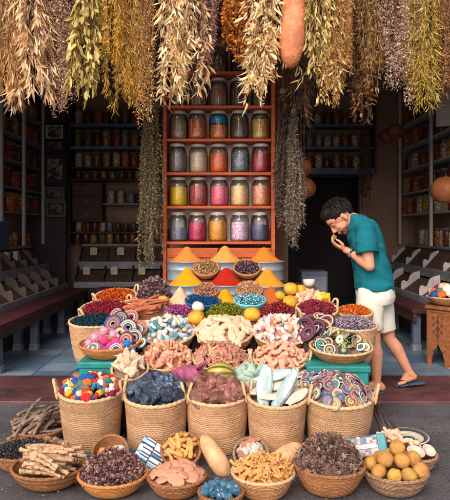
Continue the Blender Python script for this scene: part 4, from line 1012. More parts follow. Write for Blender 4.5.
# five big baskets -----------------------------------------------------
YB = 3.72
def big(cx, w, label, z0=.0, tilt=7, handles=2, Y=YB, yaw=0):
    c = at(cx, 0, Y)
    return basket('raffia_basket', label, cx, w, 0, Y, .327, tilt, m_raf, .84, handles, yaw, z=.342 + z0, ground=True, group='five big raffia baskets', rimr=.012, hl=.085, coil=.0125)
mb = MB(); mb.box(-.56, -.0, -.14, .16, 0, .028); pb = mb.build('blue_board', M('blue_board_paint', (64, 112, 150), .6, .25, 8), None, False, bevel=.004)
pb.location = (at(92, 0, YB).x + .33, YB - .0, 0); tag(pb, 'flat blue painted board under the leftmost big raffia basket', 'board')
b1 = big(91, 63, 'leftmost big raffia basket filled with colourful felt lumps', .028, handles=2, yaw=.15)
b2 = big(156, 64, 'second big raffia basket from the left, filled with indigo stones', handles=2, yaw=-.1)
b3 = big(217, 62, 'middle big raffia basket filled with brown resin chunks', Y=3.74, yaw=.12)
b4 = big(277, 60, 'fourth big raffia basket from the left, filled with pale blue cuttlebone', Y=3.68, yaw=-.08)
b5 = big(339, 68, 'rightmost big raffia basket overflowing with striped coasters', tilt=8, yaw=-.15)
dome(b1, .055, 'filling', M('fill_b1', (90, 60, 60)))
FC = [('red', (186, 36, 36)), ('orange', (222, 96, 36)), ('grey green', (92, 108, 92)), ('teal', (20, 120, 140)), ('white', (224, 212, 204)), ('yellow', (218, 160, 50)), ('blue', (30, 76, 146)), ('burgundy', (116, 24, 52)), ('peach', (230, 184, 150))]
FM = [rock('felt_lump', M('felt_' + n.replace(' ', '_'), c, .9, .2, 30, .4, 90), .036, i, .3, (1.1, 1, .8), nf=2.2) for i, (n, c) in enumerate(FC)]
FM += [rock('felt_lump', M('felt_' + n.replace(' ', '_')), .03, i + 30, .3, (1.5, .8, .7), nf=2.2) for i, (n, c) in enumerate(FC)]
heap(b1, FM, 110, .06, 'felt_lump', ['%s felt lump in the leftmost big basket' % n for n, c in FC] * 2, 'felt lump', 'colourful felt lumps', 'random', .016, .95, (.55, .85), seed=8)
dome(b2, .05, 'filling', M('fill_b2', (44, 54, 74)))
m_ind = M('indigo_stone', (52, 60, 76), .7, .6, 16, .8, 45, rnd=.45, speck=(92, 106, 128), speck_s=60, speck_t=.82)
heap(b2, [rock('indigo_stone', m_ind, .046, s, .45, (1.25, 1, .85), facets=11) for s in range(6)], 30, .055, 'indigo_stone', 'rough blue black indigo stone in the second big basket', 'stone', 'indigo stones', 'random', .02, .84, (.75, 1.15), seed=3)
dome(b3, .042, 'filling', M('fill_b3', (96, 60, 54)))
m_res = M('brown_resin', (122, 76, 66), .6, .6, 14, .8, 40, rnd=.4, hue=.015, spec=.35, speck=(166, 116, 100), speck_s=50, speck_t=.85)
heap(b3, [rock('resin_chunk', m_res, .042, s + 20, .55, (1.4, .9, .75), facets=10) for s in range(6)], 34, .045, 'resin_chunk', 'reddish brown resin chunk in the middle big basket', 'resin', 'brown resin chunks', 'random', .015, .86, (.75, 1.15), seed=5)
put('resin_chunk', rock('resin_slab', m_res, .06, 33, .4, (2.0, .55, .5), power=.7), b3.mx @ MXT((.02, -.125, .03), (0, .05, .1)), 'long reddish brown resin slab at the front of the middle big basket', 'resin')
dome(b4, .0, 'filling', M('fill_b4', (150, 130, 116)), drop=.03)
m_cut = M('pale_blue_cuttlebone', (172, 188, 188), .7, .3, 14, .5, 40, rnd=.05, speck=(140, 160, 164), speck_s=26, speck_t=.8)
m_cutw = M('cream_cuttlebone', (206, 186, 168), .7, .3, 14, .25, 50, rnd=.05)
def blade(m): m.ell((0, 0, 0), (.145, .05, .022), 40, 26, None, .16, 2.2, 3)
BL = pm('cuttlebone_blade', m_cut, blade); BW = pm('cuttlebone_blade', m_cutw, blade)
for i, (p, e, me, s, lb) in enumerate([((-.075, -.005, .07), (.5, -.75, 1.45), BL, 1.0, 'long pale blue cuttlebone standing at the left of the fourth big basket'), ((.045, -.04, .06), (-.5, -.6, 1.0), BL, 1.2, 'largest pale blue cuttlebone lying diagonally in the fourth big basket'),
        ((-.02, .09, .1), (.3, -.15, .35), BL, .9, 'pale blue cuttlebone lying across the back of the fourth big basket'), ((.02, .06, .05), (.2, -.1, .1), BW, .9, 'cream cuttlebone under the pale blue one in the fourth big basket'), ((.12, -.07, .035), (.5, -.3, .7), BW, .62, 'short rounded cream cuttlebone at the right of the fourth big basket'),
        ((.09, .04, .03), (.3, -.2, 1.2), BW, .85, 'cream cuttlebone behind the largest blue one in the fourth big basket'), ((-.04, -.075, .03), (.4, 0, .2), BW, .5, 'small cream cuttlebone at the front of the fourth big basket'), ((-.1, .06, .02), (.1, 0, 1), BW, .7, 'cream cuttlebone at the back left of the fourth big basket'), ((.0, -.0, .0), (.1, 0, 2), BW, .8, 'cream cuttlebone at the bottom of the fourth big basket')]):
    put('cuttlebone', me, b4.mx @ MXT(p, e, s), lb, 'cuttlebone')
dome(b5, .11, 'filling', M('fill_coast'))
heap(b5, CO, 74, .12, 'woven_coaster', 'round striped woven coaster heaped in the rightmost big basket', 'coaster', 'striped coasters in the rightmost big basket', 'flat', .012, .98, (.62, .8), .24, 12)
# ------------------------------------------------------------------ bowls on the pavement
b = ground_bowl('basket', 'flat basket of dark driftwood sticks behind the black seed bowl', 40, 52, 437, 447, mat=m_brn)
dome(b, .03, 'filling', M('fill_dk', (50, 40, 36)))
m_drift = M('dark_drift_bark', (128, 106, 90), .85, .6, 25, .6, 50, rnd=.25)
m_driftl = M('pale_bark', (192, 152, 118), .85, .5, 30, .8, 60, rnd=.22, speck=(104, 70, 52), speck_s=45, speck_t=.72)
DS = [stick('driftwood_stick', m_drift, .19, .0115, s, 4, .4) for s in range(4)]
rr = random.Random(2)
for k in range(46):
    q = rr.random()
    put('driftwood_stick', DS[k % 4], b.mx @ MXT((rr.uniform(-.1, .1), rr.uniform(-.09, .08), .012 + .1 * q * q), (rr.uniform(-.3, .3), -.35 + rr.uniform(-.3, .25), .75 + rr.uniform(-.35, .35))), 'dark driftwood stick piled in the basket behind the black seeds', 'stick', 'dark driftwood sticks')
b = ground_bowl('basket', 'wide flat basket of black seeds at the left edge', 24, 64, 462, 474, mat=m_brn)
dome(b, .02, 'filling', M('fill_blk', (36, 32, 34)))
petals(b, .03, 2600, .013, [(48, 44, 46), (70, 64, 66), (34, 30, 32), (110, 100, 98)], 'black_seeds', 'black seeds filling the wide flat basket at the left edge', asp=.8)
b = ground_bowl('basket', 'round basket of pale barked sticks at the lower left', 50, 75, 481, 493, mat=m_brn)
dome(b, .0, 'filling', M('fill_dk2', (90, 66, 50)), drop=.02)
PS = [stick('bark_stick', m_driftl, .25, .0128, s, 4, .22, 9) for s in range(4)]
rr = random.Random(6)
for k in range(36):
    lay = k // 8; a = rr.uniform(-.2, .2) if k % 4 else -.75 + rr.uniform(-.2, .2)
    put('bark_stick', PS[k % 4], b.mx @ MXT((rr.uniform(-.05, .05), (k % 8 - 3.5) * .038, -.005 + lay * .02), (rr.uniform(-.3, .3), rr.uniform(-.12, .1), a), rr.uniform(.85, 1.1)), 'pale striped bark stick lying in the lower left basket', 'stick', 'pale bark sticks')
for k, (px, py, Y, a) in enumerate([(71, 452, 3.42, .75), (78, 462, 3.36, .9), (64, 450, 3.44, .6)]):
    put('bark_stick', PS[k], MXT(at(px, py, Y), (.2, a, .5), (1.15, 1.1, 1.1)), 'thick pale bark stick leaning out of the lower left basket, %s from the top' % ORD[[1, 2, 0][k]], 'stick')
b = ground_bowl('bowl', 'round wooden bowl heaped with purple brown dried flowers', 113, 70, 489, 500, mat=m_woodbowl)
dome(b, .08, 'filling', M('fill_pb', (70, 44, 48)), amp=.3)
petals(b, .1, 4200, .022, [(128, 88, 90), (160, 114, 108), (96, 62, 68), (192, 150, 134), (76, 50, 54)], 'dried_flowers', 'purple brown dried flowers heaped in the lower left wooden bowl', curl=.9, jit=.02)
b = basket('basket', 'small tilted basket with an amber lump and a glass lid', 110, 37, 452, 3.48, .07, 42, m_brn, .6, ground=True)
put('amber_lump', rock('amber_lump', M('amber_lump', (214, 138, 60), .35, .3, 20, .2, 40, spec=.5), .038, 3, .3), b.mx @ MXT((-.04, -.005, -.02)), 'amber coloured lump in the small tilted basket', 'resin')
put('grey_disc', rock('grey_disc', M('grey_disc', (176, 166, 156), .3, .2, 20, .2, 40, spec=.5), .042, 5, .12, (1, .8, .8)), b.mx @ MXT((.05, .015, -.015), (.3, 0, 0)), 'pale grey lump in the small tilted basket', 'stone')
# striped blue soap pack
def stripes_mat(name, pal, sx_, sy_):
    m, nt, bb = nt_new(name); L = nt.links
    tc = nd(nt, 'ShaderNodeTexCoord'); sp = nd(nt, 'ShaderNodeSeparateXYZ'); L.new(tc.outputs['Object'], sp.inputs[0])
    f1 = nd(nt, 'ShaderNodeMath', operation='DIVIDE'); L.new(sp.outputs[2], f1.inputs[0]); f1.inputs[1].default_value = sy_
    f2 = nd(nt, 'ShaderNodeMath', operation='FLOOR'); L.new(f1.outputs[0], f2.inputs[0])
    g1 = nd(nt, 'ShaderNodeMath', operation='DIVIDE'); L.new(sp.outputs[0], g1.inputs[0]); g1.inputs[1].default_value = sx_
    g2 = nd(nt, 'ShaderNodeMath', operation='FLOOR'); L.new(g1.outputs[0], g2.inputs[0])
    cb = nd(nt, 'ShaderNodeCombineXYZ'); L.new(g2.outputs[0], cb.inputs[0]); L.new(f2.outputs[0], cb.inputs[1])
    wn = nd(nt, 'ShaderNodeTexWhiteNoise', noise_dimensions='2D'); L.new(cb.outputs[0], wn.inputs['Vector'])
    cr = nd(nt, 'ShaderNodeValToRGB'); cr.color_ramp.interpolation = 'CONSTANT'; el = cr.color_ramp.elements
    while len(el) < len(pal): el.new(.5)
    for i, c in enumerate(pal): el[i].position = i / len(pal); el[i].color = (*lin(c), 1)
    L.new(wn.outputs[0], cr.inputs[0])
    no = nd(nt, 'ShaderNodeTexNoise', i_Scale=60.0); L.new(tc.outputs['Object'], no.inputs['Vector']); mr = nd(nt, 'ShaderNodeMapRange'); mr.inputs[3].default_value = .75; mr.inputs[4].default_value = 1.2; L.new(no.outputs[0], mr.inputs[0])
    hs = nd(nt, 'ShaderNodeHueSaturation'); L.new(cr.outputs[0], hs.inputs['Color']); L.new(mr.outputs[0], hs.inputs['Value'])
    L.new(hs.outputs[0], bb.inputs['Base Color']); bb.inputs['Roughness'].default_value = .4
    return m
c = at(149.5, 456.5, 3.44)
t = thing('soap_pack', 'pack of blue and white striped soap bars leaning on the second big basket', 'soap pack', c, (rad(-42), rad(32), 0))
m_soap = stripes_mat('blue_white_stripes', [(226, 222, 216), (60, 140, 180), (214, 214, 210), (30, 90, 150), (226, 222, 216), (120, 180, 200), (90, 70, 90)], .062, .0085)
for i in range(2):
    for j in range(4):
        mb = MB(); mb.box(-.0815 + i * .083, -.0015 + i * .083, -.02, .02, -.086 + j * .0435, -.0445 + j * .0435); mb.build('soap_bar', m_soap, t, False, bevel=.006)
# loofah bowl
b = basket('basket', 'small tilted basket of yellow loofah pieces against the middle big baskets', 181, 41, 450, 3.46, .08, 36, m_brn, .62, ground=True)
dome(b, .0, 'filling', M('fill_lo', (130, 90, 50)), drop=.01)
m_loof = M('yellow_loofah', (208, 152, 86), .8, .25, 30, .5, 70, rnd=.1)
heap(b, [stick('loofah_piece', m_loof, .085, .012, s, 2, .5) for s in range(3)], 22, .035, 'loofah_piece', 'yellow loofah piece in the small tilted basket', 'loofah', 'yellow loofah pieces', 'flat', .01, .75, tiltmax=.35, seed=4)
# long gourds
m_gourd = M('tan_gourd_skin', (208, 158, 116), .6, .45, 9, .3, 40, spec=.3, speck=(192, 142, 102), speck_s=60, speck_t=.9)
def long_gourd(m):
    pts = []; rs = []
    for i in range(25):
        q = i / 24; x = -math.cos(q * PI)
        pts.append((0, .014 * math.sin(q * 3), .135 * x)); rs.append(.056 * max(0, 1 - abs(x) ** 2.6) ** .5 * (.93 - .12 * x) + .001)
    m.tube(pts, rs, 24)
me = pm('tan_gourd', m_gourd, long_gourd)
put('tan_gourd', me, MXT(at(214, 456, 3.4), (rad(-28), rad(-38), 0), (1.02, 1, 1.0)), 'long smooth tan gourd leaning upright on the middle big basket', 'gourd')
put('tan_gourd', me, MXT(at(288, 457, 3.42), (rad(-12), rad(62), rad(10)), (1.15, 1.1, .8)), 'tan gourd lying on its side below the fourth big basket', 'gourd')
b = ground_bowl('bowl', 'round basket of flat pink clay discs at the bottom', 177, 60, 489, 501, mat=m_brn)
dome(b, .042, 'filling', M('fill_pd', (160, 100, 82)))
m_disc = M('pink_clay_disc', (200, 138, 110), .75, .15, 22, .25, 60, rnd=.08)
heap(b, [rock('clay_disc', m_disc, .034, s, .1, (1.05, .95, .28), nf=2, power=.8) for s in range(3)], 27, .045, 'clay_disc', 'flat pink clay disc in the basket at the bottom', 'clay disc', 'flat pink clay discs', 'flat', .01, .86, (.9, 1.15), .35, 3)
b = ground_bowl('basket', 'small brown basket of blue glassy stones at the bottom edge', 221, 46, 503, 516, mat=m_brn)
dome(b, .01, 'filling', M('fill_bs', (40, 60, 74)))
m_bst = M('blue_glass_stone', (58, 102, 126), .2, .4, 24, .2, 30, rnd=.3, spec=.6)
heap(b, [rock('blue_stone', m_bst, .021, s, .35, (1.1, 1, .8), facets=12) for s in range(4)], 34, .025, 'blue_stone', 'blue glassy stone in the small basket at the bottom edge', 'stone', 'blue glassy stones', 'random', .008, .84, seed=2)
b = basket('basket', 'small tilted basket of grey fossil pieces below the fourth big basket', 251, 36, 454, 3.44, .08, 44, m_rush, .66, ground=True)
dome(b, .0, 'filling', M('fill_fo', (90, 70, 60)), drop=.01)
m_fos = M('grey_fossil', (186, 174, 162), .6, .45, 30, .4, 50, rnd=.2)
m_fosb = M('brown_bark_piece', (170, 112, 84), .7, .3, 20, .4, 50)
heap(b, [rock('fossil_piece', m_fos, .02, s, .4, (1.3, .9, .6), power=.7) for s in range(3)], 20, .02, 'fossil_piece', 'small grey white fossil piece in the tilted basket', 'fossil', 'grey fossil pieces', 'flat', .008, .76, seed=3)
for k, (p, a, lb) in enumerate([((0, .06, .02), .2, 'upper brown bark piece across the fossil basket'), ((-.02, -.04, .025), -.35, 'lower brown bark piece across the fossil basket')]):
    put('bark_piece', stick('bark_piece', m_fosb, .12, .018, k, 1, .3), b.mx @ MXT(p, (0, 0, a), (1, 1, .6)), lb, 'bark')
c = Vector((at(268, 462, 3.5).x, 3.5, .02)); put('blue_lump', rock('blue_lump', M('blue_lump', (60, 110, 150), .5, .2, 20), .028, 2, .2, (1.2, .9, .7)), MXT(c), 'small blue lump on the pavement between the fossil basket and the lying gourd', 'stone')
b = ground_bowl('bowl', 'round basket heaped with yellow ginger roots at the bottom', 263, 64, 486, 503, mat=m_raf2)
dome(b, .062, 'filling', M('fill_gi', (176, 120, 64), .9, .4, 40))
m_gin = M('yellow_ginger', (200, 144, 84), .75, .25, 26, .45, 60, rnd=.12)
def ginger(name, s):
    q = random.Random(s)
    def f(m):
        p = Vector((-.04, 0, 0)); d_ = Vector((1, 0, 0))
        for k in range(4):
            e = p + d_ * q.uniform(.016, .026); m.capsule(p, e, .0095, .011, 9)
            if q.random() < .8:
                sd = Vector((.2, q.choice((-1, 1)) * 1, q.uniform(-.5, .8))).normalized(); m.capsule(p, p + sd * q.uniform(.018, .034), .009, .006, 8)
            p = e; d_ = (d_ + Vector((0, q.uniform(-.5, .5), q.uniform(-.4, .4)))).normalized()
    return pm(name, m_gin, f)
heap(b, [ginger('ginger_root', s) for s in range(6)], 92, .065, 'ginger_root', 'knobbly yellow ginger root in the heaped basket at the bottom', 'ginger', 'yellow ginger roots', 'flat', .01, .92, (.6, .9), .6, 7)
# dried roses
b = ground_bowl('basket', 'round basket heaped with brown dried roses at lower right', 329, 72, 479, 499, mat=m_brn)
dome(b, .112, 'filling', M('fill_dr', (92, 66, 62), .9, .5, 40))
def rose(name, s):
    rs = np.random.RandomState(s); n = 70
    ph = rs.rand(n) * 2 * PI; lay = rs.rand(n)
    p = np.stack([np.cos(ph) * .006, np.sin(ph) * .006, -.012 + .01 * lay], 1)
    d_ = np.stack([np.cos(ph) * (.25 + lay * .9), np.sin(ph) * (.25 + lay * .9), 1.1 - lay * .9], 1) + rs.normal(size=(n, 3)) * .18
    V, Fc, Cc = flakes(p, d_, np.cross(d_, [0, 0, 1.0]) + rs.normal(size=(n, 3)) * .1, .03 * rs.uniform(.7, 1.2, n), .024 * rs.uniform(.7, 1.2, n), [(154, 120, 110), (120, 90, 84), (194, 164, 148), (84, 62, 58)], rs, 1.0)
    return np_mesh(name, V, Fc, Cc, m_dry)
ROS = [rose('dried_rose', s) for s in range(4)]
heap(b, ROS, 90, .12, 'dried_rose', 'brown curled dried rose in the heaped lower right basket', 'dried flower', 'brown dried roses', 'random', .012, .9, (.8, 1.15), seed=3)
def twigs(b, n, H, pal, L, label, name='dried_twigs'):
    rs = np.random.RandomState(8); q = np.sqrt(rs.rand(n)); th = rs.rand(n) * 6.28; r = q * b.R * .9
    p = np.stack([r * np.cos(th), r * np.sin(th), H * (1 - q ** 2) ** .95 + rs.rand(n) * .02], 1)
    V, Fc, Cc = flakes(p, rs.normal(size=(n, 3)) + [0, 0, .4], rs.normal(size=(n, 3)), L * rs.uniform(.5, 1.3, n), .0035 * np.ones(n), pal, rs, .8)
    o = link(name, np_mesh(name, V, Fc, Cc, m_dry)); o.matrix_basis = b.mx; tag(o, label, 'twigs', None, 'stuff')
twigs(b, 500, .13, [(150, 118, 100), (110, 84, 74), (190, 160, 140)], .06, 'thin curled pale twigs tangled over the brown dried roses')
# patterned box, folded cloth roll
c = at(368, 447, 3.4)
t = thing('patterned_box', 'small teal and pink patterned box resting between the roses and the oranges', 'box', c, (rad(-24), rad(-12), rad(-12)))
mb = MB(); mb.box(-.105, .105, -.045, .045, -.058, .058); mb.build('body', stripes_mat('teal_pattern', [(40, 120, 130), (190, 160, 150), (60, 80, 120), (166, 156, 146), (140, 70, 86), (80, 150, 150), (50, 60, 90)], .017, .015), t, False, bevel=.008)
mb = MB(); mb.box(.055, .1065, -.0465, .0465, -.0595, .0595); mb.build('end_band', M('teal_band', (40, 126, 134), .4, .3, 30), t, False, bevel=.006)
mb = MB(); mb.box(-.1, .05, -.048, -.0455, -.012, .012); mb.build('label_band', M('pale_band', (206, 196, 190), .5, .4, 50), t, False, bevel=.001)
# oranges
b = ground_bowl('basket', 'round basket of orange yellow fruit at lower right', 395, 66, 484, 499, mat=m_rush)
dome(b, .0, 'filling', M('fill_or', (110, 80, 50)), drop=.025)
m_or = M('orange_skin', (178, 130, 62), .7, .45, 14, .12, 140, rnd=.08, hue=.012, spec=.4)
OG = [gourd_mesh('dried_orange', m_or, .043, .93, 0, .1, s, False) for s in range(3)]
for k, (x, y, z, s) in enumerate([(-.1, -.06, .015, 1), (-.03, -.1, .01, .95), (.045, -.1, .012, 1), (.115, -.06, .02, 1.02), (-.115, .04, .02, .95), (-.055, -.01, .062, 1.12), (.03, -.025, .06, 1), (.105, .03, .045, 1.05), (.0, .07, .05, 1), (.07, .08, .03, .95), (-.06, .09, .03, .95), (.02, .03, .105, 1.05), (-.02, .1, .02, .9)]):
    put('dried_orange', OG[k % 3], b.mx @ MXT((x, y, z), (R.uniform(0, 6), R.uniform(0, 6), 0), s * .93), 'whole orange yellow fruit in the lower right basket', 'orange', 'orange fruit in the basket')
# coconut basket and woven plate
b = ground_bowl('basket', 'basket of cut coconut and pink roots right of the oranges', 414, 46, 463, 475, mat=m_rush)
dome(b, .0, 'filling', M('fill_cc', (110, 80, 70)), drop=.02)
def coco_half(cx, label, p, e, s):
    t = thing('coconut_half', label, 'coconut', mx=b.mx @ MXT(p, e, s))
    mb = MB(); mb.lathe([(0, -.03), (.025, -.026), (.042, -.012), (.047, .004), (.044, .006)], 28); mb.build('husk', M('coconut_husk', (104, 66, 48), .9, .3, 40, .5, 80), t)
    mb = MB(); mb.lathe([(.044, .0055), (.041, .0075), (.034, .006), (.028, -.006), (.014, -.014), (0, -.016)], 28); mb.build('flesh', M('coconut_flesh', (198, 178, 160), .6, .1, 30), t)
coco_half(0, 'cut white coconut half facing up in the basket behind the oranges', (-.005, -.05, .03), (.35, .1, 0), 1.15)
coco_half(0, 'darker coconut half at the right of the coconut basket', (.085, .0, .02), (.6, .3, 0), .9)
coco_half(0, 'coconut half turned away at the back of the coconut basket', (.05, .07, .02), (1.2, .2, 1), .85)
PR = [ginger('pink_root', s + 9) for s in range(3)]
for me in PR: me.materials.clear(); me.materials.append(M('pink_root'))
for k in range(9):
    put('pink_root', PR[k % 3], b.mx @ MXT((-.07 + R.uniform(-.06, .06), .06 + R.uniform(-.05, .04), .03 + .006 * k), (R.uniform(-.4, .4), R.uniform(-.4, .4), R.uniform(0, 6)), 1.4), 'pink knobbly root at the left of the coconut basket', 'root', 'pink roots beside the coconut')
c = at(409, 437, 3.85)
t = thing('woven_plate', 'flat cream and black woven plate lying behind the coconut basket', 'plate', (c.x, 3.85, .018), (rad(6), 0, 0))
mb = MB(); mb.lathe([(0, 0), (.07, 0), (.115, .018), (.125, .03), (.118, .032), (.068, .012), (0, .01)], 44); mb.build('body', rings_mat('cream_black_rings', [(206, 190, 170), (196, 180, 160), (60, 54, 54), (186, 170, 150), (206, 196, 180), (90, 84, 90), (170, 180, 180)], .013), t)
# long dark pods
m_pod = M('dark_pod', (58, 42, 42), .5, .4, 20, .3, 50, rnd=.3, spec=.45)
for k in range(9):
    a = Vector((at(372 + k * 1.7, 412, 3.78).x, 3.8 - .01 * k, .25 - .014 * k + .02 * (k % 3))); e = Vector((at(393 + k * 1.8, 440, 3.56).x, 3.55 + .015 * (k % 4), .035 + .012 * (k % 3)))
    mb = MB(); mb.tube([a.lerp(e, q / 6) + Vector((.006 * math.sin(q + k), 0, .008 * math.sin(q * PI / 6))) for q in range(7)], [.009, .015, .0175, .0175, .0175, .015, .008], 10)
    tag(mb.build('dark_pod', m_pod), 'long dark brown pod leaning beside the rightmost big basket', 'pod', 'long dark pods')

# ------------------------------------------------------------------ carved table at right
m_carve = wood('carved_wood', (168, 104, 66), (112, 66, 42), (4, 4, 10), .5, .1)
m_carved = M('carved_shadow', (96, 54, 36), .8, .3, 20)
TX = (2.27, 6.1)
t = thing('carved_table', 'six sided carved wooden side table with arched feet at the right edge', 'table', (*TX, .012), (0, 0, rad(8)))
RT, HT = .235, .56
for k in range(6):
    a = k * PI / 3 + PI / 6; ap = RT * math.cos(PI / 6); hw = RT * .5 - .002
    mxp = Matrix.Rotation(a - PI / 2, 4, 'Z') @ Matrix.Translation((0, ap, 0)) @ Matrix(((1, 0, 0, 0), (0, 0, 1, 0), (0, 1, 0, 0), (0, 0, 0, 1)))
    arch = [(-hw, 0), (-hw, HT), (hw, HT), (hw, 0), (hw * .66, 0), (hw * .62, .08), (hw * .5, .1), (hw * .5, .13), (hw * .22, .17), (0, .22), (-hw * .22, .17), (-hw * .5, .13), (-hw * .5, .1), (-hw * .62, .08), (-hw * .66, 0)]
    mb = MB(); mb.prism(arch, -.012, 0, mxp); p_ = mb.build('panel', m_carve, t, False)
    mb = MB()
    for (cx_, cz_, r_) in [(0, .3, .03), (0, .37, .034), (0, .44, .03), (-.045, .335, .02), (.045, .335, .02), (-.045, .405, .02), (.045, .405, .02), (0, .49, .018), (-.05, .47, .016), (.05, .47, .016), (0, .255, .015)]:
        mb.prism([(cx_, cz_ - r_ * 1.2), (cx_ + r_ * .55, cz_ - .2 * r_), (cx_ + r_ * .9, cz_), (cx_ + r_ * .55, cz_ + .2 * r_), (cx_, cz_ + r_ * 1.2), (cx_ - r_ * .55, cz_ + .2 * r_), (cx_ - r_ * .9, cz_), (cx_ - r_ * .55, cz_ - .2 * r_)], .0015, .003, mxp)
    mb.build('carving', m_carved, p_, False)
    mb = MB()
    for (u0, u1, v0, v1) in ((-hw + .004, -hw + .016, .02, HT - .01), (hw - .016, hw - .004, .02, HT - .01), (-hw + .0165, hw - .0165, HT - .03, HT - .012)): mb.prism([(u0, v0), (u1, v0), (u1, v1), (u0, v1)], .001, .007, mxp)
    mb.build('moulding', m_carve, p_, False)
mb = MB(); mb.prism([((RT + .03) * math.cos(k * PI / 3), (RT + .03) * math.sin(k * PI / 3)) for k in range(6)], HT + .001, HT + .03); mb.build('tabletop', m_carve, t, False, bevel=.005)
bt = basket('bowl', 'shallow woven bowl of coloured lumps on the carved table', 0, 44, 0, 6.1, .075, 0, m_raf2, .65, z=HT + .122, step=False, cat='bowl')
bt.t.location.x = TX[0]; bt.mx = Matrix.Translation((TX[0], 6.1, HT + .122))
dome(bt, .03, 'filling', M('fill_tb', (80, 60, 50)))
heap(bt, FM, 26, .08, 'felt_lump', ['%s felt lump in the bowl on the carved table' % n for n, c in FC] * 2, 'felt lump', 'felt lumps on the carved table', 'random', .02, .85, (1, 1.4), seed=4)
# grey cabinet with stacked red tins behind the man
t = thing('grey_cabinet', 'low grey cabinet standing in the dark left of the man', 'cabinet', (.95, 7.3, .012))
mb = MB(); mb.box(-.05, .26, -.2, .2, 0, .86); mb.build('body', m_bluewood, t, False, bevel=.006)
mb = MB(); mb.box(-.03, .24, -.212, -.2005, .06, .8); d_ = mb.build('door', m_rail, t, False, bevel=.004)
mb = MB(); mb.ell((.2, -.22, .45), (.014, .014, .014), 10, 6); mb.build('handle', m_tin, d_)
for k in range(6):
    mb = MB(); mb.lathe([(0, 0), (.085, 0), (.088, .006), (.088, .1), (.091, .104), (.091, .118), (.086, .122), (0, .122)], 26)
    o = mb.build('red_tin', M('red_brown_tin', (150, 72, 60), .4, .25, 12, rnd=.2, spec=.5)); o.location = (.78 + .004 * (k % 2), 7.05, .012 + k * .1225)
    tag(o, 'reddish brown tin in the tall stack left of the grey cabinet, %s from the floor' % ORD[k], 'tin', 'stack of reddish tins')
# round gourds hanging and on shelves
GO = gourd_mesh('round_gourd', M('brown_orange_gourd', (176, 104, 62), .55, .5, 9, .3, 30, rnd=.15), .13, .92, 0, .05, 1)
GOD = gourd_mesh('round_gourd', M('dark_red_gourd', (110, 52, 44), .6, .5, 9, .3, 30), .12, .92, 0, .08, 3)
for i, (px, py, Y, s, lb) in enumerate([(301, 168, 6.6, .9, 'upper round brown gourd hanging right of the jar shelf'), (304, 188, 6.6, 1.0, 'lower round brown gourd hanging right of the jar shelf'), (387, 136, 8.3, .95, 'left dark red round gourd on the upper right shelf'), (395, 132, 8.2, 1.0, 'right dark red round gourd on the upper right shelf'), (446, 190, 6.9, 1.35, 'large round orange brown gourd on the right wall shelf at the picture edge')]):
    c = at(px, py, Y)
    o = put('round_gourd', GO if i not in (2, 3) else GOD, MXT(c, (0, 0, i), s), lb, 'gourd')
    if i < 2:
        mb = MB(); mb.tube([(0, 0, .12), (0, .0, (3.7 - c.z) / s)], .004, 6); mb.build('string', m_handle, o)
# white notice at the right edge
t = at(448, 108, 7.4)
mb = MB(); mb.box(-.14, .14, -.008, .008, -.22, .22); o = mb.build('notice_board', M('pale_board', (150, 144, 138), .6, .2, 10), None, False, bevel=.004); o.location = t; o.rotation_euler = (0, 0, rad(-30)); tag(o, 'pale blank hanging board at the upper right edge', 'notice board')
# woven crate at left
c = at(9, 227, 6.9)
t = thing('woven_crate', 'dark blue woven crate standing on the left counter', 'crate', (-2.75, 6.9, 1.134))
mb = MB()
for k in range(9):
    mb.box(-.2, .2, -.2 , -.19, .01 + k * .035, .035 + k * .035); mb.box(.19, .2, -.189, .2, .01 + k * .035, .035 + k * .035)
for k in range(9):
    mb.box(-.2 + k * .048, -.18 + k * .048, -.206, -.184, 0, .33); mb.box(.184, .206, -.18 + k * .044, -.16 + k * .044, 0, .33)
mb.box(-.2, .18, -.18, .2, 0, .008); mb.build('sides', M('dark_blue_weave', (54, 58, 80), .7, .3, 20), t, False)

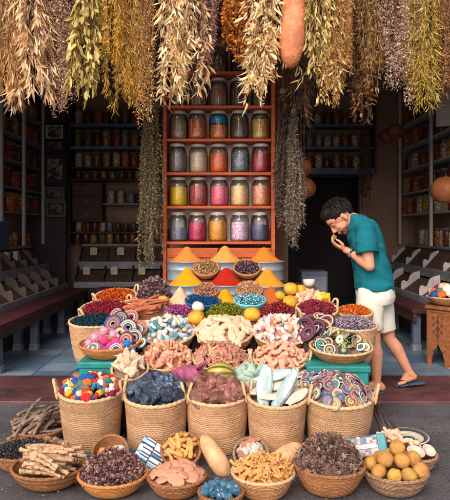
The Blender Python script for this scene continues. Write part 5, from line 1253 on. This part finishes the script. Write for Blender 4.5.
# ------------------------------------------------------------------ hanging herbs
ZP = 3.85
mb = MB(); mb.tube([(-3, 4.82, ZP + .03), (3, 4.82, ZP + .03)], .025, 12); pole = mb.build('hanging_pole', m_darkwood); tag(pole, 'long dark wooden pole the dried bundles hang from', 'pole')
mb = MB()
for x in (-2.6, 0, 2.6): mb.box(x - .02, x + .02, 4.85, 5.05, ZP + .005, ZP + .055)
mb.build('bracket', m_darkwood, pole, False)
HB = {'lance': (.6, 1.3), }
m_string = M('herb_string', (150, 120, 90), .9)
def bundle(name, label, cx, w, bot, Y, kind, pal, n, L, W, seed, ztop=ZP, curl=.4, out=.3, rnd=.3, taper=.75, stemcol=(130, 100, 70), lenj=.25, lo=.12, pw=.6, cl=0):
    rs = np.random.RandomState(seed)
    L = L * .88; W = W * .85
    p0 = at(cx, 0, Y); zb = at(cx, bot, Y).z + L * .55; Rm = w * (1.22 if ztop == ZP else 1.1) / 2 * Y / F; LH = ztop - zb
    t = thing(name, label, 'dried bundle', (p0.x, Y, ztop), group='dried bundles hanging above the stall')
    ns = max(14, min(34, int(n / 25))); n = int(n * {'lance': 1.9, 'broad': 1.8, 'fine': 1.7, 'fluff': 2.2, 'curl': 2.0}[kind]); 
    th = rs.rand(ns) * 2 * PI; rr_ = np.sqrt(rs.rand(ns)); 
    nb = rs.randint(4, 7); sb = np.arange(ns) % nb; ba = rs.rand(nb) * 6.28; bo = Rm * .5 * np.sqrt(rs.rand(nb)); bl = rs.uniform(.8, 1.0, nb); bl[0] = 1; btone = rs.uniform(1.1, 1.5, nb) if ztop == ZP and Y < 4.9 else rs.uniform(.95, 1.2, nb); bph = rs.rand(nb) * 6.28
    ln = LH * bl[sb] * (1 - lenj * rs.rand(ns) ** 1.5 * (.4 + .6 * rr_))
    def path(i, q):
        e = np.minimum(1, .12 + 1.25 * q ** .75) * (1 - (1 - taper) * np.clip((q - .55) / .45, 0, 1))
        
        s_ = sb[i]; sw = np.minimum(1, q * 1.6)
        x = Rm * .68 * rr_[i] * np.cos(th[i]) * e + bo[s_] * np.cos(ba[s_]) * sw + Rm * .16 * np.sin(q * 5 + bph[s_]) + Rm * .08 * np.sin(q * 9 + i)
        y = Rm * .68 * rr_[i] * np.sin(th[i]) * e + bo[s_] * np.sin(ba[s_]) * sw + Rm * .16 * np.cos(q * 4 + bph[s_]) + Rm * .08 * np.cos(q * 8 + i * 2)
        return np.stack([x, y, -ln[i] * q], -1)
    mb = MB()
    for i in range(ns):
        mb.tube([path(i, q) for q in np.linspace(0, .97, 8)], np.linspace(.0035, .0015, 8), 4, False)
    mb.build('stems', M('stem_%d_%d_%d' % stemcol, stemcol, .85, .3, 30), t)
    i = rs.randint(ns, size=n); q = lo + (1 - lo) * rs.rand(n) ** pw
    if cl:   # leaves gathered into clusters along the stem
        q = np.clip(np.round(q * cl) / cl + rs.normal(size=n) * .012, lo, 1)
    p = path(i, q) + rs.normal(size=(n, 3)) * Rm * (.05 if not cl else .09)
    od = np.stack([np.cos(th[i]), np.sin(th[i]), np.zeros(n)], 1) * (out * (.4 + rr_[i]))[:, None]
    d_ = od + rs.normal(size=(n, 3)) * rnd + np.array([0, 0, -1.0])
    V, Fc, Cc = flakes(p, d_, rs.normal(size=(n, 3)), L * rs.uniform(.35, 1.3, n), W * rs.uniform(.4, 1.3, n), pal, rs, curl, .22)
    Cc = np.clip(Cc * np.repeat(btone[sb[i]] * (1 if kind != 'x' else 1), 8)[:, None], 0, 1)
    link('leaves', np_mesh('leaves', V, Fc, Cc, m_dry), t)
    mb = MB(); mb.lathe([(.026, -.04), (.03, -.035), (.03, .0), (.022, .01)], 14); mb.tube([(0, 0, 0), (0, 0, .06)], .006, 6); mb.build('string', m_string, t)
    return t
CREAM = [(240, 210, 164), (228, 190, 140), (244, 224, 186), (210, 162, 112)]
PINKC = [(232, 192, 150), (240, 210, 170), (206, 158, 118), (234, 200, 164)]
OLIVE = [(176, 154, 84), (200, 176, 108), (144, 122, 62), (212, 190, 130)]
bundle('herb_bundle', 'thin tan grass bundle hanging at the far left edge', 4, 26, 116, 4.72, 'fine', [(196, 146, 90), (214, 168, 112), (150, 106, 66)], 1700, .09, .006, 1, out=.25, rnd=.25)
bundle('herb_bundle', 'pale pinkish cream bundle of long narrow leaves near the left edge', 29, 42, 121, 4.74, 'lance', PINKC, 720, .12, .022, 2, out=.3, rnd=.35)
bundle('flower_bundle', 'fluffy grey pink dried flower bundle third from the left', 57, 38, 112, 4.78, 'fluff', [(176, 138, 118), (200, 162, 140), (144, 108, 94), (216, 184, 160)], 3600, .026, .015, 3, rnd=1.0, cl=26, curl=.8)
bundle('herb_bundle', 'broad olive yellow leaf bundle left of the golden flowers', 88, 38, 109, 4.74, 'broad', OLIVE, 520, .115, .036, 4, out=.3, rnd=.3)
bundle('herb_bundle', 'thin green yellow herb bundle with golden flowers at left', 122, 42, 116, 4.74, 'fine', [(190, 152, 64), (212, 176, 90), (150, 120, 54), (220, 152, 44)], 2600, .075, .007, 5, out=.45, rnd=.5, curl=.7)
bundle('herb_bundle', 'rough tan seed pod bundle left of the large cream leaves', 148, 25, 128, 4.76, 'fluff', [(200, 152, 94), (216, 174, 116), (160, 112, 68), (226, 190, 136)], 2400, .03, .01, 6, rnd=.7, cl=30, curl=.7)
bundle('herb_bundle', 'large bundle of cream leaves hanging before the left side of the jar shelf', 179, 46, 114, 4.72, 'lance', CREAM, 760, .11, .026, 7, out=.4, rnd=.45, curl=.7)
bundle('flower_bundle', 'slim purple brown lavender bundle between the cream leaves', 209, 30, 80, 4.8, 'fluff', [(140, 100, 102), (168, 126, 120), (110, 74, 80), (196, 156, 142)], 2400, .034, .009, 8, rnd=.7, curl=.6)
bundle('flower_bundle', 'amber brown bundle of curled flower heads above the jars', 237, 30, 76, 4.76, 'curl', [(190, 120, 48), (164, 96, 36), (212, 146, 72), (130, 72, 30)], 1500, .036, .034, 9, rnd=1.0, curl=1.0, cl=9)
bundle('herb_bundle', 'large bundle of cream leaves hanging before the right side of the jar shelf', 264, 44, 114, 4.72, 'lance', CREAM, 760, .11, .026, 10, out=.4, rnd=.45, curl=.7)
bundle('herb_bundle', 'yellow olive leaf bundle right of the hanging salmon gourd', 318, 34, 112, 4.76, 'broad', [(186, 160, 92), (208, 186, 120), (150, 126, 66), (224, 204, 150)], 560, .1, .026, 11, out=.35, rnd=.3)
bundle('herb_bundle', 'brown olive bundle hanging lower behind the salmon gourd', 297, 28, 131, 5.05, 'lance', [(112, 88, 58), (136, 110, 74), (84, 64, 44)], 460, .1, .018, 12, out=.3, rnd=.4)
bundle('herb_bundle', 'fine orange tan bundle right of the yellow olive leaves', 341, 34, 110, 4.74, 'fluff', [(194, 136, 76), (214, 162, 100), (160, 106, 58), (222, 180, 124)], 4200, .032, .008, 13, rnd=.8, curl=.7)
bundle('herb_bundle', 'dark brown curled leaf bundle hanging lowest behind the orange tan one', 360, 30, 130, 5.0, 'lance', [(120, 78, 48), (150, 104, 66), (92, 58, 38), (190, 150, 110)], 560, .075, .024, 14, out=.4, rnd=.6, curl=1.0)
bundle('herb_bundle', 'tan olive bundle of small leaves left of the grey pink flowers', 376, 34, 96, 4.76, 'lance', [(150, 116, 70), (176, 140, 90), (120, 90, 54)], 1300, .055, .012, 15, out=.5, rnd=.5, curl=.6)
bundle('flower_bundle', 'wide grey pink dried flower bundle towards the right', 402, 46, 107, 4.74, 'fluff', [(180, 146, 126), (204, 172, 152), (150, 116, 102), (222, 192, 170)], 4200, .026, .013, 16, rnd=1.0, cl=24, curl=.8)
bundle('herb_bundle', 'ragged yellow green herb bundle near the right edge', 426, 38, 117, 4.76, 'fine', [(176, 146, 56), (196, 168, 80), (136, 116, 46), (212, 180, 96)], 2300, .08, .009, 17, out=.45, rnd=.5, curl=.7)
bundle('herb_bundle', 'tan brown bundle cut by the right edge of the picture', 449, 26, 100, 4.74, 'fluff', [(160, 112, 76), (182, 136, 96), (126, 84, 56)], 2200, .03, .012, 18, rnd=.8)
# added dark filler bundles, colour stands for the shade in the gaps behind
for k, (cx, w_, bt_, lb) in enumerate([(43, 34, 70, 'added dark brown filler bundle behind the cream and grey pink bundles at left'), (105, 30, 78, 'added dark brown filler bundle behind the olive leaves and golden flowers'), (160, 26, 70, 'added dark brown filler bundle behind the tan pod bundle'), (222, 30, 62, 'added dark brown filler bundle behind the lavender and amber flowers'), (388, 34, 70, 'added dark brown filler bundle behind the tan olive and grey pink bundles'), (438, 30, 84, 'added dark brown filler bundle behind the yellow green herbs at right')]):
    bundle('herb_bundle', lb, cx, w_, bt_, 5.0, 'fluff', [(84, 56, 42), (110, 76, 56), (60, 42, 34), (130, 96, 74)], 1300, .045, .014, 30 + k, rnd=.7)
# long bundles flanking the jar shelf
def long_bundle(label, cx, w, top, bot, pal, n, seed, Y=5.5):
    zt = at(cx, top, Y).z
    t = bundle('herb_bundle', label, cx, w, bot, Y, 'fluff', pal, n, .038, .013, seed, ztop=zt, rnd=.8, taper=.95, lo=.03, pw=.95, curl=.7, out=.5)
    mb = MB(); mb.tube([(0, 0, .05), (0, 0, 3.9 - zt - .25)], .004, 6); mb.build('cord', m_string, t)
long_bundle('long olive grey herb bundle hanging along the left side of the jar shelf', 151, 25, 70, 275, [(110, 100, 72), (140, 128, 94), (82, 74, 54), (160, 146, 112)], 5200, 50)
long_bundle('long dark grey brown bundle hanging along the right side of the jar shelf', 283, 20, 90, 232, [(96, 80, 72), (124, 106, 94), (70, 58, 54)], 3000, 51)
long_bundle('long pale grey herb bundle right of the dark grey brown one', 294, 18, 110, 252, [(142, 128, 116), (168, 154, 140), (110, 98, 90)], 3000, 52, 5.45)
long_bundle('dark drooping bundle hanging beside the back doorway', 366, 14, 120, 215, [(60, 50, 46), (84, 72, 64), (46, 38, 36)], 1200, 53, 8.8)
# salmon gourd
c = at(291.5, 22, 4.72)
def salm(m):
    pts = []; rs = []
    for i in range(29):
        q = i / 28; x = -math.cos(q * PI); pts.append((.01 * math.sin(q * 3), 0, .36 * x)); rs.append(.097 * max(0, 1 - abs(x) ** 3.4) ** .5 * (.97 - .1 * x) + .001)
    m.tube(pts, rs, 28)
o = put('long_gourd', pm('long_gourd', M('salmon_gourd_skin', (206, 124, 84), .8, .5, 6, 1.0, 30, speck=(216, 146, 110), speck_s=30, speck_t=.9), salm), MXT(c, (0, rad(2), 0)), 'long smooth salmon coloured gourd hanging among the dried bundles', 'gourd')
mb = MB(); mb.tube([(0, 0, .35), (0, .08, ZP - c.z + .02)], .005, 6); mb.build('string', m_string, o)
# small dry leaf litter on the pavement
rs = np.random.RandomState(3); n = 420
lx = rs.uniform(-1.7, 1.7, n); ly = 3.0 + 1.7 * rs.rand(n) ** 1.4
dd_ = rs.normal(size=(n, 3)) * [1, 1, .12]
V, Fc, Cc = flakes(np.stack([lx, ly, np.full(n, .006)], 1), dd_, np.cross(dd_, [0, 0, 1.0]) + rs.normal(size=(n, 3)) * .1, .022 * rs.uniform(.3, 1.3, n), .009 * rs.uniform(.4, 1.4, n), [(150, 116, 80), (110, 80, 60), (176, 150, 110), (90, 60, 56), (140, 120, 70)], rs, .4)
tag(link('leaf_litter', np_mesh('leaf_litter', V, Fc, Cc, m_dry)), 'small dry leaf crumbs scattered on the pavement around the bowls', 'litter', None, 'stuff')
# ------------------------------------------------------------------ stepped stand under everything
st = thing('display_stand', 'dark wooden stepped stand hidden under the raised baskets and tins', 'stand')
for (x, y, z, h) in STEPS:
    if z < .05: continue
    mb = MB(); mb.box(-h, h, -h, h, .001, z - .002); o = mb.build('step', m_darkwood, st, False, bevel=.003); o.location = (x, y, 0)
# ------------------------------------------------------------------ the man
YM = 5.05
m_skin = M('skin', (198, 136, 106), .5, .16, 22, .18, 160, spec=.4)
m_hair = M('dark_hair', (26, 20, 20), .5, .25, 60, spec=.25)
m_shirt = M('teal_cotton', (18, 100, 112), .9, .16, 8, .3, 260, spec=.2)
m_short = M('off_white_cotton', (208, 200, 188), .85, .07, 10, .15, 250, spec=.2)
man = thing('person', 'man in teal t-shirt and off white shorts bending to smell a spice', 'person', (1.25, YM, .02))
INV = Matrix.Translation((-1.25, -YM, -.02))
def remeshed(mb, name, mat, vox, it, parent, disp=None):
    mb.v = [tuple(INV @ Vector(v)) for v in mb.v]
    o = mb.build('tmp', mat)
    r = o.modifiers.new('r', 'REMESH'); r.mode = 'VOXEL'; r.voxel_size = vox
    s = o.modifiers.new('s', 'SMOOTH'); s.iterations = it; s.factor = .5
    bpy.context.view_layer.update()
    dg = bpy.context.evaluated_depsgraph_get()
    me = bpy.data.meshes.new_from_object(o.evaluated_get(dg)); me.name = name
    bpy.data.objects.remove(o)
    if disp:
        n = len(me.vertices); co_ = np.zeros(n * 3); no_ = np.zeros(n * 3); me.vertices.foreach_get('co', co_); me.vertices.foreach_get('normal', no_)
        co_ = co_.reshape(-1, 3); no_ = no_.reshape(-1, 3)
        dd = np.array([disp(Vector(c) + Vector((1.25, YM, .02))) for c in co_])
        me.vertices.foreach_set('co', (co_ + no_ * dd[:, None]).ravel()); me.update()
    me.polygons.foreach_set('use_smooth', [True] * len(me.polygons))
    me.materials.clear(); me.materials.append(mat)
    return link(name, me, parent)
def sections(mb, secs, seg=32, Y=YM):
    vs = []; fs = []
    for (px, py, rx, ry, *yy) in secs:
        c = at(px, py, yy[0] if yy else Y)
        for k in range(seg):
            a = 2 * PI * k / seg
            ca, sa = math.cos(a), math.sin(a)
            vs.append((c.x + rx * math.copysign(abs(ca) ** .85, ca), c.y + ry * math.copysign(abs(sa) ** .85, sa), c.z))
    n = len(secs)
    for i in range(n - 1):
        for k in range(seg): fs.append((i * seg + k, (i + 1) * seg + k, (i + 1) * seg + (k + 1) % seg, i * seg + (k + 1) % seg))
    fs.append(tuple(range(seg))); fs.append(tuple((n - 1) * seg + k for k in range(seg - 1, -1, -1)))
    mb.add(vs, fs)
SHO_L, ELB_L, WRI_L = at(364, 230, YM - .17), at(369.5, 266, YM - .23), at(350, 252, YM - .085)
SHO_R, ELB_R, WRI_R = at(367, 230, YM + .17), at(375, 262, YM + .22), at(372, 287, YM + .16)
HIP_L, KNE_L, ANK_L = at(370, 296, YM - .09), at(373.5, 341, YM - .1), at(376.5, 383, YM - .1)
HIP_R, KNE_R, ANK_R = at(380, 296, YM + .09), at(388.5, 338, YM + .1), at(409, 372, YM + .1)
HC = at(340.5, 218, YM); HS = 1.12; HP = rad(-50)
HM = Matrix.Translation(HC) @ Matrix.Rotation(HP, 4, 'Y') @ Matrix.Rotation(rad(4), 4, 'Z') @ Matrix.Scale(HS, 4)
def hp(x, y, z): return HM @ Vector((x, y, z))
body = MB()
sections(body, [(357, 218, .05, .07), (361, 224, .1, .16), (364, 234, .12, .19), (368, 248, .12, .175), (372, 262, .125, .16), (375, 278, .125, .16), (375, 292, .125, .17), (375, 300, .11, .16)])
body.capsule(at(361, 223, YM), hp(.03, 0, -.03), .066, .06, 18)
# head
def hell(c, r, **kw):
    m3 = HM.to_3x3(); body.ell((0, 0, 0), r, 24, 16, Matrix.Translation(HM @ Vector(c)) @ m3.to_4x4(), **kw)
hell((.012, 0, .035), (.1, .077, .098)); hell((-.03, 0, -.035), (.066, .06, .078)); hell((-.048, 0, -.088), (.034, .036, .03)); hell((-.045, 0, .04), (.055, .062, .05))
hell((-.05, .03, -.03), (.034, .028, .03)); hell((-.05, -.03, -.03), (.034, .028, .03))
body.capsule(hp(-.092, 0, .015), hp(-.112, 0, -.03), .009 * HS, .0135 * HS, 10)
for s in (-1, 1):
    hell((-.099, .011 * s, -.036), (.011, .009, .008)); hell((-.083, .03 * s, .021), (.016, .026, .009)); hell((-.081, .031 * s, .0095), (.0145, .0175, .0115))
    hell((.014, .079 * s, -.002), (.019, .008, .03)); hell((.008, .078 * s, -.028), (.01, .007, .011))
hell((-.088, 0, -.062), (.015, .023, .008)); hell((-.085, 0, -.074), (.014, .02, .008))
# limbs
body.capsule(SHO_L, ELB_L, .058, .043, 16); body.capsule(ELB_L, ELB_L.lerp(WRI_L, .4), .044, .043, 16); body.capsule(ELB_L.lerp(WRI_L, .3), WRI_L, .043, .028, 16)
body.capsule(SHO_R, ELB_R, .056, .042, 16); body.capsule(ELB_R, WRI_R, .042, .028, 16)
def limb(h, k, a):
    body.capsule(h, k, .088, .057, 18); body.capsule(k, k.lerp(a, .3) + Vector((.014, 0, 0)), .054, .057, 18); body.capsule(k.lerp(a, .3) + Vector((.014, 0, 0)), a, .056, .035, 18)
limb(HIP_L, KNE_L, ANK_L); limb(HIP_R, KNE_R, ANK_R)
def foot(ank, heel, ball, toe, w):
    body.capsule(ank, heel, .037, .031, 14); body.capsule(heel, ball, .03, .026, 14); body.capsule(ank, ball, .033, .024, 14)
    for k in range(5):
        y = (k - 2) * w
        b0 = ball + Vector((.012 * abs(k - 1) * .6, y, -.002)); t0 = toe + Vector((.008 * k + (.0 if k else .0), y * 1.1, 0))
        body.capsule(ball.lerp(b0, .9), t0, .014, .0105 if k else .0135, 10)
GZ = .02
a = Vector((ANK_R.x, ANK_R.y, 0))
BALL_R = Vector((at(403, 0, YM + .1).x, YM + .1, GZ + .05)); TOE_R = Vector((at(397.5, 0, YM + .1).x, YM + .1, GZ + .036)); HEEL_R = at(413.5, 376.5, YM + .1)
foot(ANK_R, HEEL_R, BALL_R, TOE_R, .019)
AL = ANK_L; foot(AL, Vector((AL.x + .045, AL.y, GZ + .05)), Vector((AL.x - .1, AL.y, GZ + .045)), Vector((AL.x - .165, AL.y, GZ + .034)), .019)
# left hand (towards the camera) raised to the nose, palm to the face
kn = at(336.5, 245.5, YM - .03); wd = Vector((.22, .93, -.28)).normalized()
body.capsule(WRI_L, WRI_L.lerp(kn, .3), .028, .029, 14)
for j in (-1.3, -.45, .45, 1.3): body.capsule(WRI_L.lerp(kn, .25) + wd * .009 * j, kn + wd * .0195 * j, .017, .0125, 12)
FL = [(.92), (1.05), (1.0), (.82)]
TIPS = []
for j, (o_, L) in enumerate(zip((-1.5, -.5, .5, 1.5), FL)):
    c0 = kn + wd * .0205 * o_; q = .04 * L
    spread = wd * .004 * o_
    p1 = c0 + Vector((-.72, .06, .62)).normalized() * q * 1.05 + spread
    p2 = p1 + Vector((-.02 - .03 * j, .1, .98)).normalized() * q * .8
    p3 = p2 + Vector((.5, .1, .78)).normalized() * q * .62
    body.capsule(c0, p1, .0118, .0102, 12); body.capsule(p1, p2, .0102, .0094, 12); body.capsule(p2, p3, .0094, .0078, 12); TIPS.append(p3)
tb0 = WRI_L.lerp(kn, .45) - wd * .022; tb1 = tb0 + Vector((-.012, -.012, .034)); tb2 = tb1 + Vector((-.026, .004, .026)); tb3 = tb2 + Vector((-.022, .008, .012))
body.capsule(tb0, tb1, .0155, .0135, 12); body.capsule(tb1, tb2, .0125, .0112, 12); body.capsule(tb2, tb3, .011, .0085, 12)
# right hand hanging behind
kr = WRI_R + Vector((-.02, 0, -.085))
for j in (-1.3, -.45, .45, 1.3): body.capsule(WRI_R, kr + Vector((.018 * j, 0, 0)), .018, .0125, 10)
for j in (-1.5, -.5, .5, 1.5):
    c0 = kr + Vector((.019 * j, 0, 0)); p1 = c0 + Vector((.004 * j, .004, -.036)); p2 = p1 + Vector((0, -.012, -.026)); body.capsule(c0, p1, .011, .0095, 10); body.capsule(p1, p2, .0095, .008, 10)
body.capsule(kr + Vector((-.03, 0, .05)), kr + Vector((-.055, -.01, 0)), .014, .01, 10)
remeshed(body, 'body', m_skin, .0055, 3, man)
def folds(amp, fx, fz):
    def f(p):
        n1 = mnoise.noise(Vector((p.x * fx + p.z * 3, p.y * fx, p.z * fz))); n2 = mnoise.noise(Vector((p.x * 14, p.y * 14 + 3, p.z * 9 + p.x * 8)))
        return amp * (1 - 2.2 * abs(n1)) + amp * .5 * n2
    return f
# t-shirt
sh = MB()
sections(sh, [(354.5, 215.5, .052, .066), (357.5, 217.5, .076, .105), (360.5, 221.5, .104, .165), (362, 227, .118, .195), (363.5, 234, .130, .2), (366.5, 245, .136, .195), (369.5, 257, .14, .188), (372.5, 270, .144, .188), (374, 282, .148, .192), (374.5, 289, .15, .196)])
sh.capsule(SHO_L + Vector((.01, .01, 0)), SHO_L.lerp(ELB_L, .6), .076, .084, 20); sh.capsule(SHO_R + Vector((0, -.01, 0)), SHO_R.lerp(ELB_R, .6), .082, .085, 20)
o = remeshed(sh, 't_shirt', m_shirt, .008, 6, man, folds(.013, 7, 10))
# flatten the sleeve ends and hem so that they finish in a clean edge
def cutoff(o, pt, nrm):
    bm_ = bmesh.new(); bm_.from_mesh(o.data); p = INV @ Vector(pt); n = Vector(nrm).normalized()
    r = bmesh.ops.bisect_plane(bm_, geom=bm_.verts[:] + bm_.edges[:] + bm_.faces[:], plane_co=p, plane_no=n, clear_outer=False)
    return bm_, p, n
for S, E in ((SHO_L, ELB_L), (SHO_R, ELB_R)):
    n = (E - S).normalized(); cpt = INV @ (S.lerp(E, .64))
    me = o.data; cs = np.zeros(len(me.vertices) * 3); me.vertices.foreach_get('co', cs); cs = cs.reshape(-1, 3)
    dd = (cs - np.array(cpt)) @ np.array(n); rel = cs - np.array(cpt); rad2 = np.linalg.norm(rel - dd[:, None] * np.array(n), axis=1)
    mk = (dd > 0) & (rad2 < .1) & (dd < .12); cs[mk] -= dd[mk][:, None] * np.array(n)
    me.vertices.foreach_set('co', cs.ravel()); me.update()
# collar
cc = MB(); ring = []
for k in range(33):
    a = 2 * PI * k / 32; q = at(354.2, 219.5, YM); ring.append((q.x + .066 * math.cos(a) , q.y + .074 * math.sin(a), q.z + .034 * math.cos(a) - .012))
cc.tube([INV @ Vector(p) for p in ring], .0085, 8, False); cc.build('collar', m_shirt, o)
# shorts
st_ = MB()
sections(st_, [(374.5, 279, .142, .184), (375, 288, .150, .19), (375.5, 296, .152, .19), (375.5, 303, .13, .17)])
for h, k, e in ((HIP_L, KNE_L, (369.5, 330)), (HIP_R, KNE_R, (383, 330.5))):
    hem = at(e[0], e[1], h.y - .005 if h.y < YM else h.y + .005)
    st_.tube([h + Vector((0, 0, .06)), h.lerp(hem, .4), h.lerp(hem, .8), hem], [.098, .108, .108, .106], 24)
o = remeshed(st_, 'shorts', m_short, .008, 12, man, folds(.008, 6, 5))
# hair: cap and locks
hr = MB()
def hadd(c, r, na=.12, seed=1): hr.ell((0, 0, 0), r, 28, 18, INV @ Matrix.Translation(HM @ Vector(c)) @ HM.to_3x3().to_4x4(), na, 5, seed)
hadd((.02, 0, .058), (.110, .085, .09), .07); hadd((-.03, 0, .098), (.07, .066, .046), .12, 3); hadd((.07, 0, .02), (.055, .07, .07), .08, 4)
q = random.Random(5)
for k in range(1900):
    th = q.uniform(-PI, PI); ph = q.uniform(-.35, 1.5)
    n = Vector((math.cos(ph) * math.cos(th), math.cos(ph) * math.sin(th), math.sin(ph)))
    if n.x < -.55 and n.z < .5: continue
    if n.x < .0 and n.z < .12: continue
    s = Vector((.02 + n.x * .106, n.y * .083, .054 + n.z * .09))
    fl = Vector((q.uniform(-1.1, .1) if n.z > .3 else q.uniform(-.2, .5), n.y * .5 + q.uniform(-.5, .5), q.uniform(-.5, .25) if n.z > .2 else -1.0)); L = q.uniform(.016, .032)
    p1 = s + (n * .28 + fl * .6).normalized() * L * .5; p2 = p1 + (n * -.12 + fl).normalized() * L * .6
    hr.tube([INV @ HM @ s, INV @ HM @ p1, INV @ HM @ p2], [.003, .0026, .0005], 4, False)
hr.build('hair', m_hair, man)
br_ = MB()
for k in range(1000):
    th = q.uniform(-1.9, 1.9); z = q.uniform(-.112, -.028)
    xf = -.03 - .068 * math.cos(th) * (1 if z > -.09 else .75); yf = .062 * math.sin(th) * (1 if z > -.08 else .75)
    if abs(th) < .5 and z > -.052: continue
    if abs(th) < .32 and -.08 < z < -.055: continue
    if abs(th) < 1.0 and z > -.045: continue
    c = Vector((xf, yf, z)); d_ = Vector((-math.cos(th) * .5, math.sin(th) * .5, -.8)) + Vector((q.uniform(-.3, .3),) * 3)
    c += Vector((.008 * math.cos(th), -.008 * math.sin(th), 0))
    br_.tube([INV @ HM @ c, INV @ HM @ (c + d_.normalized() * q.uniform(.006, .011))], [.0015, .0005], 4, False)
br_.build('beard', m_hair, man)
for s in (-1, 1):
    br_ = MB()
    for k in range(22):
        u = k / 21; c = Vector((-.097 + .022 * u * u, s * (.012 + .042 * u), .027 + .006 * math.sin(u * PI)))
        br_.tube([INV @ HM @ c, INV @ HM @ (c + Vector((-.003, s * .01, .004)))], [.003, .001], 4, False)
    br_.build('eyebrow', m_hair, man)
# eyes
for s in (-1, 1):
    ey = MB(); ey.ell(tuple(INV @ hp(-.0815, .031 * s, .006)), (.0115, .0115, .0115), 16, 10); e_ = ey.build('eye', M('eye_white', (210, 200, 192), .2, 0, spec=.6), man)
    ir = MB(); ir.ell(tuple(INV @ hp(-.0905, .031 * s, .0015)), (.0045, .0045, .0045), 10, 8); ir.build('iris', M('iris', (40, 26, 20), .2, 0), e_)
# watch
wc = WRI_L.lerp(ELB_L, .12); wax = (ELB_L - WRI_L).normalized(); un = wax.orthogonal().normalized(); vn = wax.cross(un)
wt = MB(); wt.tube([INV @ (wc + (un * math.cos(a) + vn * math.sin(a)) * .034) for a in [2 * PI * k / 28 for k in range(29)]], .008, 8, False, flat=.45)
wb = wt.build('watch_strap', M('watch_strap', (42, 32, 30), .5, .1), man)
fd = (Vector((-.35, -.75, -.5)) - wax * Vector((-.35, -.75, -.5)).dot(wax)).normalized()
wf = MB(); mxw = Matrix.Translation(INV @ (wc + fd * .038)) @ fd.to_track_quat('Z', 'Y').to_matrix().to_4x4(); wf.lathe([(.019, -.004), (.02, .003), (.017, .0045), (0, .0045)], 24, mxw); wf.build('watch_case', M('steel', (180, 176, 170), .25, .05, metal=.9), wb)
# flip-flops
def flipflop(toe, heelz, yaw, L):
    t = thing('flip_flop', 'dark blue flip flop under the %s' % ('trailing raised foot of the man' if heelz > .01 else 'front foot of the man'), 'sandal', toe, (0, -math.atan2(heelz, L), yaw))
    mb = MB(); out = []
    for k in range(40):
        a = 2 * PI * k / 40; x = L / 2 - L / 2 * math.cos(a); u = x / L; hw = (.043 - .012 * math.exp(-((u - .6) / .2) ** 2)) ; out.append((x, hw * math.copysign(abs(math.sin(a)) ** .7, math.sin(a))))
    mb.prism(out, 0, .016); mb.build('sole', M('flipflop_sole', (58, 74, 92), .7, .15, 30), t, False, bevel=.003)
    mb = MB()
    for s in (-1, 1): mb.tube([(.035, 0, .016), (.06, s * .012, .05), (.09, s * .03, .048), (.125, s * .041, .016)], [.005, .006, .007, .006], 8, flat=.6)
    mb.build('strap', M('flipflop_strap', (34, 44, 60), .5, .1), t)
flipflop((TOE_R.x - .03, TOE_R.y, GZ + .003), .03, 0, .27)
flipflop((AL.x - .2, AL.y, GZ + .003), .0, 0, .27)
# the thing he smells
ct = (TIPS[1] + tb3) / 2
put('spice_lump', rock('spice_lump', M('yellow_green_lump', (120, 100, 40), .7, .3, 40), .02, 4, .25), MXT(ct + Vector((-.004, 0, -.004))), 'small yellow green spice lump held to the nose of the man', 'spice')
